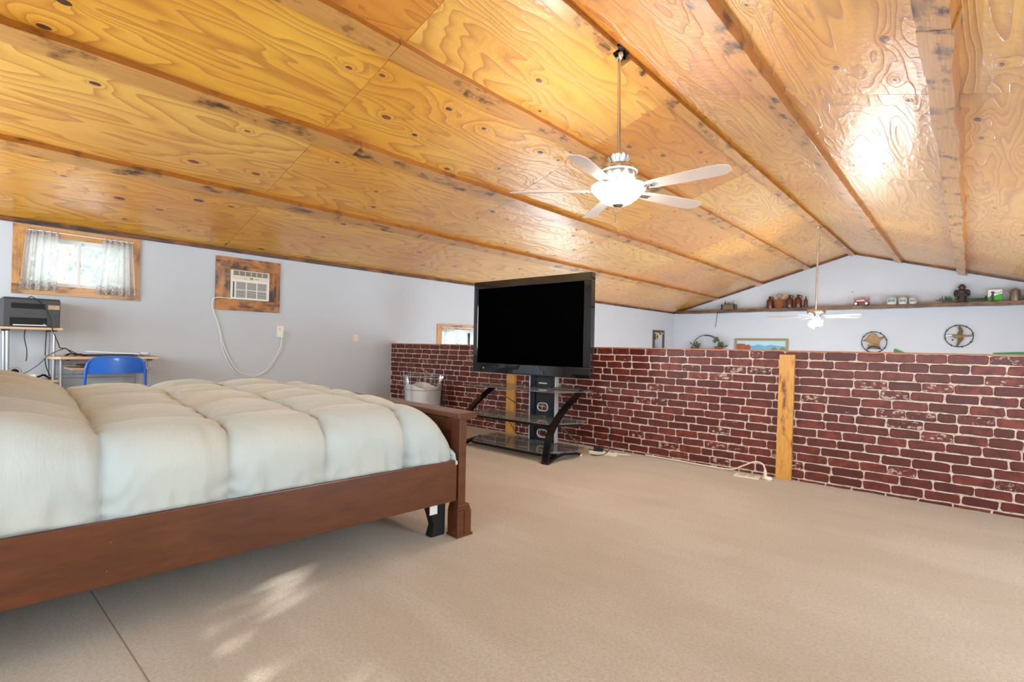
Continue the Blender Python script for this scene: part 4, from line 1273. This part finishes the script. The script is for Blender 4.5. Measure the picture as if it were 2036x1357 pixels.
bowl.build('glass_bowl', emissive('lit_alabaster_bowl', (1.0, 0.95, 0.86, 1), 42.0), f1, smooth=True)
MB().lathe([(0.0, 2.200), (0.012, 2.200), (0.040, 2.212), (0.050, 2.222), (0.045, 2.226)], 20, C1).build('finial', M['chrome'], f1, smooth=True)
MB().tube([(-0.005, 0, 2.205), (-0.008, 0, 2.075)], 0.0035, 6).build('pull_chain', M['chrome'], f1, smooth=True)
MB().tube([(0.008, 0.004, 2.205), (0.008, 0.004, 2.140)], 0.003, 6).build('pull_chain', M['chrome'], f1, smooth=True)

F2X, F2Y = 4.500, 11.186
f2 = thing('ceiling_fan', 'distant ceiling fan with bare bright bulbs over the hall', 'ceiling fan', (F2X, F2Y, 0))
hanger(f2, RZ - 0.022, M['chrome'])
MB().tube([(0.02, 0, RZ - 0.09), (-0.01, 0, 1.86)], 0.017, 12).build('down_rod', M['chrome'], f2, smooth=True)
MB().lathe([(0.03, 1.872), (0.150, 1.866), (0.158, 1.85), (0.158, 1.80), (0.150, 1.786), (0.09, 1.776), (0.07, 1.72)], 32).build('motor_housing', M['chrome'], f2, smooth=True)
bm2 = blade_mesh(0.20, 0.86, 0.11, 0.14)
for k in range(5):
    a = math.radians(-172 + 72 * k)
    bo = link('blade', bm2, f2, (0, 0, 1.735))
    bo.rotation_euler = (Matrix.Rotation(a, 3, 'Z') @ Matrix.Rotation(math.radians(-8), 3, 'X')).to_euler()
    MB().ribbon([(0.07, 0, 0.01), (0.15, 0, 0.006), (0.26, 0, -0.004)], (0, 1, 0), 0.045, 0.006).build('blade_arm', M['chrome'], bo)
MB().lathe([(0.065, 1.725), (0.07, 1.71), (0.05, 1.675), (0.02, 1.66)], 20).build('light_kit', M['white'], f2, smooth=True)
bulbm = emissive('lit_bulb', (1.0, 0.97, 0.94, 1), 520.0)
dimb = emissive('faint_bulb', (1.0, 0.98, 0.95, 1), 30.0)
for (dx, dy, z, r, mt) in ((-0.055, -0.06, 1.590, 0.062, bulbm), (0.075, -0.03, 1.590, 0.040, dimb), (0.0, 0.08, 1.600, 0.040, dimb)):
    so = MB().tube([(dx * 0.5, dy * 0.5, 1.69), (dx, dy, z + 0.055)], 0.018, 10).build('bulb_socket', M['white'], f2, smooth=True)
    MB().ball((dx, dy, z), r, 16, 12).build('bulb', mt, f2, smooth=True)
gs = MB().lathe([(0.028, 0.0), (0.055, -0.035), (0.062, -0.07)], 20, (0.06, 0.0, 1.70), caps=False)
gs.build('glass_shade', glass_mat('clear_shade_glass', (0.97, 0.97, 0.97, 1)), f2, smooth=True)
MB().tube([(-0.03, -0.07, 1.66), (-0.03, -0.07, 1.49)], 0.004, 6).build('pull_chain', M['silver'], f2, smooth=True)

# ================================================================ SHELF AND DECORATION ON THE FAR GABLE
SHF = Y1 - 0.27
shelf_z = 2.195
m = MB(); n = 60; rings = []
for k in range(n + 1):
    x = -4.42 + 8.84 * k / n
    e = 0.010 * math.sin(k * 1.3) + 0.008 * math.sin(k * 0.47 + 1)
    rings.append([(0.115 + e * 0, x, 0.0), (0.115, x, -0.085 + 0.3 * e), (-0.135 + e, x, -0.085 + 0.4 * e), (-0.135 + e, x, 0.0)])
o = m.quadloop(rings).build('plank_shelf', torched('weathered_plank', srgb(134, 92, 56), srgb(44, 30, 22), 1.05), None, bevel=0.004)
o.rotation_euler = (0, 0, -PI / 2); 
o.location = (4.60, Y1 - 0.117, shelf_z)
tag(o, 'long rough burnt plank shelf across the far gable wall', 'shelf')
TZ = shelf_z + 0.0005
YS = Y1 - 0.14
amber = plain('amber_glass', srgb(84, 34, 20), 0.12, var=0.1, coat=0.6)
def jug(x, r, h, lab):
    j = thing('glass_jug', lab, 'jug', (x, YS, TZ))
    MB().lathe([(0.0, 0), (r * 0.96, 0.0), (r, 0.015), (r, h * 0.56), (r * 0.9, h * 0.68), (r * 0.45, h * 0.80), (r * 0.3, h * 0.86), (r * 0.3, h * 0.92)], 24).build('body', amber, j, smooth=True)
    MB().lathe([(r * 0.36, h * 0.90), (r * 0.36, h), (0, h)], 16).build('cap', M['black'], j, smooth=True)
    MB().tube(spline([(r * 0.3, 0, h * 0.92), (r * 0.75, 0, h * 0.94), (r * 0.95, 0, h * 0.84), (r * 0.75, 0, h * 0.74)], 6), r * 0.11, 6).build('handle', M['black'], j, smooth=True)
    return j
jug(2.715, 0.088, 0.315, 'amber glass jug at the start of the row beside the wicker basket')
jug(3.185, 0.086, 0.330, 'amber glass jug just right of the wicker basket')
jug(3.385, 0.086, 0.330, 'amber glass jug between another jug and the slim bottle')
sb = thing('amber_bottle', 'slim amber bottle at the end of the row of jugs', 'bottle', (3.56, YS, TZ))
MB().lathe([(0.0, 0), (0.044, 0), (0.046, 0.01), (0.046, 0.165), (0.034, 0.20), (0.014, 0.225), (0.013, 0.24)], 20).build('body', amber, sb, smooth=True)
MB().lathe([(0.016, 0.235), (0.014, 0.275), (0.0, 0.278)], 12).build('cap', M['black'], sb, smooth=True)
wick = plain('wicker', srgb(140, 84, 52), 0.8, var=0.35, sc=40, bump=0.5)
bk = thing('wicker_basket', 'brown wicker basket with hoop handle holding dried wheat', 'basket', (2.945, YS, TZ))
bm_ = MB(); rg = []
for k in range(19):
    t = k / 18; r0 = 0.098 + 0.038 * t + (0.003 if k % 2 else -0.003)
    rg.append([(r0 * math.cos(2 * PI * i / 28) + 0.0, r0 * 0.85 * math.sin(2 * PI * i / 28), 0.215 * t) for i in range(28)])
bm_.quadloop(rg).build('body', wick, bk)
MB().tube(spline([(-0.12, 0, 0.20), (-0.09, 0, 0.31), (0, 0, 0.37), (0.09, 0, 0.31), (0.12, 0, 0.20)], 8), 0.007, 8).build('handle', wick, bk, smooth=True)
wheat = plain('dried_wheat', srgb(206, 178, 118), 0.8, var=0.2)
rw = random.Random(2)
for k in range(9):
    s = -1 if k < 4 else 1
    bx, tx = s * rw.uniform(0.03, 0.09), s * rw.uniform(0.06, 0.14) + (0.05 if s > 0 else 0)
    tz = rw.uniform(0.32, 0.42)
    MB().tube([(bx, rw.uniform(-.04, .04), 0.18), ((bx + tx) / 2, 0, (0.18 + tz) / 2), (tx, rw.uniform(-.03, .03), tz)], [0.004, 0.014, 0.004], 6).build('wheat_ear', wheat, bk, smooth=True)

bxr = thing('rustic_box', 'small weathered wooden box of twigs on the plank shelf', 'box', (1.66, YS, TZ))
wgrey = plain('weathered_grey_wood', srgb(112, 96, 78), 0.8, var=0.3, sc=18)
MB().box((-0.19, -0.09, 0), (0.19, 0.09, 0.145)).build('body', wgrey, bxr, bevel=0.006)
for x in (-0.165, 0.165):
    MB().box((x - 0.014, -0.096, 0.002), (x + 0.014, -0.0901, 0.143)).build('strap', M['gunmetal'], bxr)
for k in range(16):
    x, y = rw.uniform(-.16, .16), rw.uniform(-.06, .06)
    MB().tube([(x, y, 0.14), (x + rw.uniform(-.03, .03), y, 0.16 + rw.random() ** 3 * 0.14)], [0.012, 0.004], 5).build('twig', wgrey, bxr)
chn = thing('hanging_chain', 'thin dark chain hanging below the plank shelf by the rustic box', 'chain', (1.39, Y1 - 0.262, shelf_z - 0.08))
for k in range(14):
    z = 0.0 - k * 0.030
    m = MB()
    pts = []
    for i in range(13):
        t = 2 * PI * i / 12
        a, b = 0.010 * math.cos(t), 0.020 * math.sin(t)
        pts.append((a, 0, z + b) if k % 2 == 0 else (0, a, z + b))
    m.tube(pts, 0.0035, 5, False).build('chain_link', M['gunmetal'], chn, loc=(-0.004 * k, 0, 0))

wg = thing('toy_wagon', 'red toy wagon with upright handle on the plank shelf', 'toy wagon', (4.735, YS - 0.02, TZ))
redm = plain('red_paint', srgb(150, 38, 40), 0.35)
wt = MB()
wt.quadloop([[(-0.115, -0.06, 0.075), (0.125, -0.06, 0.075), (0.125, 0.06, 0.075), (-0.115, 0.06, 0.075)], [(-0.13, -0.07, 0.150), (0.165, -0.07, 0.158), (0.165, 0.07, 0.158), (-0.13, 0.07, 0.150)]])
wt.build('tray', redm, wg, bevel=0.004)
for k in range(7):
    MB().box((-0.085 + k * 0.024, -0.0672, 0.100), (-0.070 + k * 0.024, -0.0655, 0.122 + 0.006 * (k % 2))).build('lettering_stroke', M['white'], wg)
for x in (-0.095, 0.115):
    for y in (-0.07, 0.07):
        wh = MB().quadloop([[(x + 0.042 * math.cos(2 * PI * i / 20), y + q, 0.042 + 0.042 * math.sin(2 * PI * i / 20)) for i in range(20)] for q in (-0.012, 0.012)]).build('wheel', M['black'], wg, smooth=True)
        MB().quadloop([[(x + 0.028 * math.cos(2 * PI * i / 20), y + q, 0.042 + 0.028 * math.sin(2 * PI * i / 20)) for i in range(20)] for q in (-0.0145, 0.0145)]).build('hub_cap', M['white'], wh, smooth=True)
MB().tube([(-0.115, 0, 0.045), (-0.175, 0, 0.06), (-0.182, 0, 0.33)], 0.007, 6).build('handle', M['silver'], wg, smooth=True)
MB().ball((-0.182, 0, 0.335), 0.012, 10, 8).build('handle_grip', M['black'], wg, smooth=True)

canm = plain('white_enamel', srgb(206, 208, 204), 0.3, var=0.12, sc=12)
def can(x, r, h, lab):
    c = thing('canister', lab, 'canister', (x, YS - 0.02, TZ))
    MB().lathe([(0, 0), (r, 0), (r * 1.02, h * 0.08), (r * 1.02, h * 0.74), (r * 0.94, h * 0.80), (r * 0.97, h * 0.82), (r * 0.95, h * 0.92), (r * 0.5, h * 0.98), (0, h)], 24).build('body', canm, c, smooth=True)
    MB().lathe([(r * 0.99, h * 0.80), (r * 1.04, h * 0.805), (r * 1.04, h * 0.835), (r * 0.98, h * 0.84)], 24, caps=False).build('lid_band', plain('grey_band', srgb(120, 124, 126), 0.4), c, smooth=True)
    m = MB(); rings = []
    for q in (0.30, 0.62):
        rings.append([(r * 1.035 * math.sin(t), -r * 1.035 * math.cos(t), h * q) for t in [(-0.75 + 1.5 * i / 10) for i in range(11)]])
    m.quadloop(rings, closed=False, caps=False).build('painted_scene', plain('blue_scene', srgb(120, 150, 170), 0.4, var=0.4, sc=40), c, smooth=True)
    MB().ball((0, 0, h), r * 0.14, 10, 8).build('lid_knob', canm, c, smooth=True)
can(5.325, 0.092, 0.185, 'largest of three white canisters with a blue scene on the plank shelf')
can(5.530, 0.080, 0.165, 'middle-sized white canister of the three on the plank shelf')
can(5.712, 0.072, 0.150, 'smallest of three white canisters on the plank shelf')

# dark ape statuette
ap = thing('ape_statuette', 'dark brown carved ape statuette standing among greenery on the shelf', 'statuette', (6.548, YS + 0.035, TZ))
brn = plain('dark_carved_wood', srgb(62, 52, 48), 0.6, var=0.25, sc=25, bump=0.3)
am_ = MB()
am_.lathe([(0.0, 0), (0.092, 0), (0.085, 0.04), (0.078, 0.14), (0.088, 0.20), (0.092, 0.24), (0.06, 0.285), (0.0, 0.29)], 20)
for s in (-1, 1):
    am_.ball((s * 0.095, -0.01, 0.222), 0.045, 12, 8, (0.9, 1, 1.3))
    am_.tube(spline([(s * 0.098, -0.01, 0.235), (s * 0.105, -0.03, 0.165), (s * 0.07, -0.085, 0.15), (s * 0.03, -0.09, 0.185)], 5), 0.030, 8)
am_.ball((0, -0.01, 0.330), 0.062, 16, 12, (0.95, 0.95, 1.1))
am_.build('body', brn, ap, smooth=True)
MB().ball((0, -0.060, 0.318), 0.034, 12, 8, (0.9, 0.6, 1.0)).build('muzzle', plain('grey_face', srgb(92, 82, 78), 0.5), ap, smooth=True)
MB().ball((0, -0.045, 0.352), 0.042, 12, 8, (1.0, 0.6, 0.35)).build('brow', brn, ap, smooth=True)
for s in (-1, 1):
    MB().ball((s * 0.018, -0.066, 0.342), 0.006, 8, 6).build('eye', M['black'], ap, smooth=True)
    MB().ball((s * 0.062, -0.005, 0.335), 0.014, 8, 6, (0.5, 1, 1.2)).build('ear', brn, ap, smooth=True)

green = plain('artificial_leaf_green', srgb(46, 72, 48), 0.6, var=0.4, sc=20)
def greenery(name, label, loc, span, n, up, seed, col=None, leaf=(0.07, 0.02), cat='greenery', depth=0.05):
    r_ = random.Random(seed)
    g = thing(name, label, cat, loc)
    MB().tube([(-span / 2, 0, 0.012), (0, 0, 0.018), (span / 2, 0, 0.012)], 0.006, 6).build('stem', plain('stem_brown', srgb(70, 60, 40), 0.8), g, smooth=True)
    for k in range(n):
        x = -span / 2 + span * (k + 0.5) / n + r_.uniform(-.02, .02)
        a = r_.uniform(0.1, PI - 0.1); L = leaf[0] * r_.uniform(0.7, 1.4); w_ = leaf[1]
        d = Vector((math.cos(a), r_.uniform(-.9, .3), abs(math.sin(a)) * up)).normalized()
        sdv = d.cross(Vector((0, 1, 0.3))).normalized() * w_
        p = Vector((x, r_.uniform(-depth, depth * 0.3), 0.014))
        m = MB()
        m.quadloop([[p - sdv * 0.2, p + sdv * 0.2], [p + d * L * 0.5 - sdv + Vector((0, 0, 0.01)), p + d * L * 0.5 + sdv + Vector((0, 0, 0.01))], [p + d * L - sdv * 0.1, p + d * L + sdv * 0.1]], closed=False, caps=False)
        m.build('leaf', col or green, g)
    return g
greenery('leaf_garland', 'spiky dark green foliage left of the ape statuette', (6.32, YS - 0.095, TZ), 0.20, 22, 0.75, 1, leaf=(0.12, 0.012), depth=0.01)
greenery('leaf_garland', 'bushy dark green foliage between the ape statuette and the green picture', (6.80, YS - 0.08, TZ), 0.30, 34, 0.8, 2, leaf=(0.085, 0.024), depth=0.012)
greenery('leaf_garland', 'dark green foliage in front of the metal pot', (7.53, YS - 0.095, TZ), 0.14, 14, 0.8, 3, leaf=(0.07, 0.02), depth=0.005)

pc = thing('small_picture', 'small green and white picture with a dark figure propped on the shelf', 'picture', (7.075, YS, TZ))
MB().box((-0.115, -0.008, 0), (0.115, 0.008, 0.245)).build('panel', M['white'], pc, bevel=0.002)
MB().prism([(-0.113, 0.003), (0.113, 0.003), (0.113, 0.165), (0.05, 0.145), (0.0, 0.12), (-0.06, 0.13), (-0.113, 0.075)], 1, -0.0092, -0.0081).build('green_field', plain('bright_green', srgb(70, 176, 40), 0.5, var=0.3, sc=14), pc)
MB().prism([(-0.06, 0.02), (-0.02, 0.02), (-0.015, 0.09), (-0.025, 0.15), (-0.005, 0.19), (-0.03, 0.215), (-0.075, 0.20), (-0.055, 0.165), (-0.07, 0.12)], 1, -0.0104, -0.0093).build('figure', plain('dark_grey_print', srgb(62, 64, 66), 0.6), pc)
MB().tube([(-0.01, -0.0098, 0.175), (0.05, -0.0098, 0.172), (0.105, -0.0098, 0.21)], 0.005, 6).build('rod_line', plain('dark_line', srgb(50, 54, 56), 0.6), pc)
MB().box((0.108, -0.010, 0), (0.117, 0.010, 0.248)).build('edge_strip', plain('grey_edge', srgb(90, 110, 112), 0.5), pc)

pot = thing('metal_pot', 'dull metal coffee pot with spout and handle on the plank shelf', 'pot', (7.375, YS, TZ))
pewter = plain('dull_pewter', srgb(150, 146, 138), 0.35, 0.85, var=0.1)
MB().lathe([(0, 0), (0.092, 0), (0.092, 0.01), (0.078, 0.19), (0.070, 0.215), (0.074, 0.222), (0.05, 0.24), (0.0, 0.248)], 28).build('body', pewter, pot, smooth=True)
MB().tube(spline([(-0.078, 0, 0.14), (-0.11, 0, 0.17), (-0.118, 0, 0.21)], 5), [0.016] * 11, 8).build('spout', pewter, pot, smooth=True)
MB().tube(spline([(0.075, 0, 0.20), (0.125, 0, 0.20), (0.13, 0, 0.12), (0.086, 0, 0.07)], 6), 0.009, 8).build('handle', pewter, pot, smooth=True)
MB().ball((0, 0, 0.254), 0.014, 10, 8).build('lid_knob', pewter, pot, smooth=True)

# framed landscape
YW = Y1 - 0.002
fp = thing('framed_landscape', 'gold-framed landscape painting of blue hills and red rocks', 'painting', (2.465, YW, 1.02))
gold = plain('olive_gold_frame', srgb(150, 132, 84), 0.4, 0.3, var=0.2, sc=25)
fw, fh, t_ = 0.675, 0.375, 0.055
for (a, b, c_, d) in ((-fw, fw, fh - t_, fh), (-fw, fw, -0.30, -0.30 + t_), (-fw, -fw + t_, -0.30 + t_, fh - t_), (fw - t_, fw, -0.30 + t_, fh - t_)):
    MB().box((a, -0.035, c_), (b, 0, d)).build('frame_rail', gold, fp, bevel=0.006)
MB().box((-fw + t_, -0.012, -0.30 + t_), (fw - t_, 0, fh - t_)).build('canvas', plain('sky_paint', srgb(176, 208, 226), 0.6, var=0.08, sc=4), fp)
MB().prism([(-fw + t_, -0.2), (fw - t_, -0.2), (fw - t_, 0.17), (0.42, 0.19), (0.25, 0.215), (0.10, 0.18), (-0.05, 0.225), (-0.2, 0.18), (-0.3, 0.20), (-0.62, 0.16)], 1, -0.0130, -0.0122).build('painted_hills', plain('blue_hill_paint', srgb(110, 166, 200), 0.6, var=0.15, sc=6), fp)
MB().prism([(-fw + t_, -0.2), (-0.28, -0.2), (-0.26, 0.17), (-0.30, 0.22), (-0.38, 0.20), (-0.42, 0.235), (-fw + t_, 0.24)], 1, -0.0140, -0.0131).build('painted_rock', plain('red_rock_paint', srgb(150, 84, 66), 0.6, var=0.3, sc=12), fp)
for a in (0.33, 0.53):
    MB().prism([(a - 0.09, -0.2), (a + 0.085, -0.2), (a + 0.08, 0.10), (a + 0.02, 0.165), (a - 0.02, 0.15), (a - 0.07, 0.10)], 1, -0.0140, -0.0131).build('painted_tree', plain('olive_tree_paint', srgb(120, 120, 70), 0.6, var=0.3, sc=20), fp)
# mirror on the left wall near the corner
mr = thing('wall_mirror', 'narrow rustic framed mirror with a dried flower on the left wall', 'mirror', (0.001, 13.87, 1.05))
rust = plain('rustic_dark_frame', srgb(86, 74, 66), 0.7, var=0.3, sc=15)
for (a, b, c_, d) in ((-0.35, 0.35, 0.48, 0.55), (-0.35, 0.35, -0.25, -0.18), (-0.35, -0.26, -0.18, 0.48), (0.26, 0.35, -0.18, 0.48)):
    MB().box((0, a, c_), (0.03, b, d)).build('frame_rail', rust, mr, bevel=0.004)
MB().box((0, -0.26, -0.18), (0.012, 0.26, 0.48)).build('mirror_glass', plain('mirror_silver', (0.85, 0.87, 0.9, 1), 0.03, 1.0, var=0.0), mr)
for k in range(9):
    a = 2 * PI * k / 9
    MB().ball((0.045, -0.17 + 0.06 * math.cos(a), 0.36 + 0.06 * math.sin(a)), 0.035, 8, 6, (0.4, 1, 1)).build('petal', plain('dried_petal', srgb(168, 150, 96), 0.7), mr, smooth=True)
MB().ball((0.05, -0.17, 0.36), 0.03, 8, 6).build('flower_centre', rust, mr, smooth=True)
for k in range(5):
    MB().ball((0.04, 0.18 + 0.03 * k * (-1) ** k, 0.45 + 0.012 * k), 0.04, 8, 6, (0.4, 1, 0.7)).build('petal', plain('dried_petal', srgb(168, 150, 96), 0.7), mr, smooth=True)

# arched planter ornament on the gable wall
ar_ = thing('arched_planter', 'thin metal arch ornament with ivy and small planters on the far wall', 'ornament', (1.05, Y1 - 0.145, 0.95))
MB().tube([(0.42 * math.cos(t), 0, 0.12 + 0.42 * math.sin(t)) for t in [PI * i / 24 for i in range(25)]], 0.010, 8).build('arch_rod', M['gunmetal'], ar_, smooth=True)
MB().tube([(0.40 * math.cos(t), -0.02, 0.12 + 0.40 * math.sin(t)) for t in [PI * i / 24 for i in range(14)]], 0.007, 8).build('arch_rod', M['gunmetal'], ar_, smooth=True)
MB().box((-0.46, -0.05, 0.05), (0.46, 0.144, 0.12)).build('planter_bar', M['gunmetal'], ar_, bevel=0.005)
MB().lathe([(0, 0), (0.08, 0), (0.13, 0.09)], 20, (0.36, -0.03, 0.12)).build('pot', plain('terracotta', srgb(128, 66, 50), 0.7), ar_, smooth=True)
MB().lathe([(0, 0), (0.08, 0), (0.12, 0.06)], 20, (-0.32, -0.03, 0.12)).build('pot', plain('terracotta', srgb(128, 66, 50), 0.7), ar_, smooth=True)
ivy = plain('ivy_leaf', srgb(78, 96, 66), 0.6, var=0.4, sc=20)
r_ = random.Random(17)
def leaf_at(p, L, wd):
    a = r_.uniform(0, 2 * PI)
    d = Vector((math.cos(a), r_.uniform(-.7, .1), math.sin(a))).normalized()
    s = d.cross(Vector((0.1, 1, 0.1))).normalized() * wd
    p = Vector(p)
    MB().quadloop([[p - s * .2, p + s * .2], [p + d * L * .45 - s, p + d * L * .45 + s], [p + d * L - s * .1, p + d * L + s * .1]], closed=False, caps=False).build('leaf', ivy, ar_)
for k in range(26): leaf_at((-0.30 + r_.uniform(-.12, .12), -0.04, 0.19 + r_.uniform(-.03, .10)), 0.11, 0.025)
for k in range(20): leaf_at((0.30 + r_.uniform(-.06, .06), -0.04, 0.40 + r_.uniform(-.06, .08)), 0.09, 0.028)
for k in range(20): leaf_at((0.42 + r_.uniform(-.12, .12), -0.04, 0.23 + r_.uniform(-.03, .06)), 0.10, 0.03)

# round metal wall art
bronze = plain('hammered_bronze', srgb(122, 98, 66), 0.42, 0.85, var=0.4, sc=12)
wirem = plain('dark_wire', srgb(50, 52, 56), 0.4, 0.7)
def ring_art(name, label, loc, R):
    g = thing(name, label, 'wall art', loc)
    MB().tube([(R * math.cos(2 * PI * k / 48), 0, R * math.sin(2 * PI * k / 48)) for k in range(49)], 0.008, 8, False).build('wire_ring', wirem, g, smooth=True)
    for k in range(8):
        a = 2 * PI * k / 8 + 0.2
        MB().tube([((R - 0.02) * math.cos(a), 0.004, (R - 0.02) * math.sin(a)), ((R + 0.022) * math.cos(a + 0.06), -0.004, (R + 0.022) * math.sin(a + 0.06))], 0.007, 6).build('barb', wirem, g)
    return g
g = ring_art('wall_art', 'round wire ring framing a bronze cowboy hat, seen just above the brick wall', (4.985, Y1 - 0.035, 1.325), 0.245)
hat = [(-0.235, 0.035), (-0.15, 0.075), (-0.10, 0.17), (-0.02, 0.215), (0.05, 0.18), (0.085, 0.10), (0.14, 0.11), (0.20, 0.155), (0.195, 0.10), (0.12, 0.03), (0.10, -0.05), (0.02, -0.04), (-0.08, -0.02), (-0.16, 0.01)]
MB().prism(hat, 1, -0.02, 0.0).build('hat', bronze, g, bevel=0.006)
MB().prism([(-0.11, -0.04), (0.10, -0.06), (0.13, -0.12), (0.06, -0.17), (-0.06, -0.16), (-0.13, -0.10)], 1, -0.018, 0.0).build('bandana', bronze, g, bevel=0.005)
for k in range(5):
    MB().tube([(0.17 * math.cos(t) * (1 - 0.1 * k), -0.01 - 0.004 * k, -0.20 + 0.016 * k + 0.05 * math.sin(t)) for t in [PI * i / 12 for i in range(13)]], 0.006, 6).build('rope_coil', wirem, g, smooth=True)
g = ring_art('wall_art', 'round wire ring framing crossed bronze boot and pistol shapes high on the far wall', (6.505, Y1 - 0.035, 1.472), 0.235)
MB().prism([(-0.045, -0.23), (-0.02, -0.10), (-0.03, 0.02), (0.0, 0.12), (-0.02, 0.18), (0.01, 0.23), (0.035, 0.20), (0.07, 0.12), (0.06, 0.0), (0.08, -0.06), (0.03, -0.14), (-0.01, -0.22)], 1, -0.022, 0.0).build('boot', plain('dark_bronze', srgb(92, 74, 52), 0.4, 0.7, var=0.4, sc=16), g, bevel=0.005)
MB().prism([(-0.225, 0.01), (-0.10, 0.03), (0.0, 0.03), (0.10, 0.02), (0.23, 0.015), (0.23, -0.005), (0.10, -0.02), (0.0, -0.03), (-0.06, -0.06), (-0.10, -0.02), (-0.20, -0.015)], 1, -0.034, -0.0225).build('pistol', bronze, g, bevel=0.004)
MB().prism([(-0.225, 0.012), (-0.13, 0.028), (-0.10, 0.0), (-0.20, -0.012)], 1, -0.038, -0.0342).build('pistol_barrel', M['silver'], g)
MB().prism([(-0.115, -0.065), (-0.09, -0.07), (-0.085, -0.10), (-0.12, -0.10)], 1, -0.02, -0.005).build('star', wirem, g)
# green boards peeking over the half wall
gb = plain('green_painted_board', srgb(40, 140, 60), 0.5)
tag(MB().prism([(-0.09, -0.25), (0.20, -0.25), (0.20, -0.09), (-0.07, 0.035), (-0.10, 0.0)], 1, -0.02, 0.0).build('green_board', gb, bevel=0.003, loc=(5.46, Y1 - 0.001, 1.145)), 'corner of a bright green board rising behind the half wall', 'board')
tag(MB().prism([(-0.35, -0.02), (0.9, 0.06), (0.9, -0.30), (-0.35, -0.30)], 1, -0.02, 0.0).build('green_board', plain('teal_green_board', srgb(30, 130, 84), 0.5), bevel=0.003, loc=(7.40, Y1 - 0.001, 1.140)), 'long teal green board edge showing over the half wall below the metal pot', 'board')
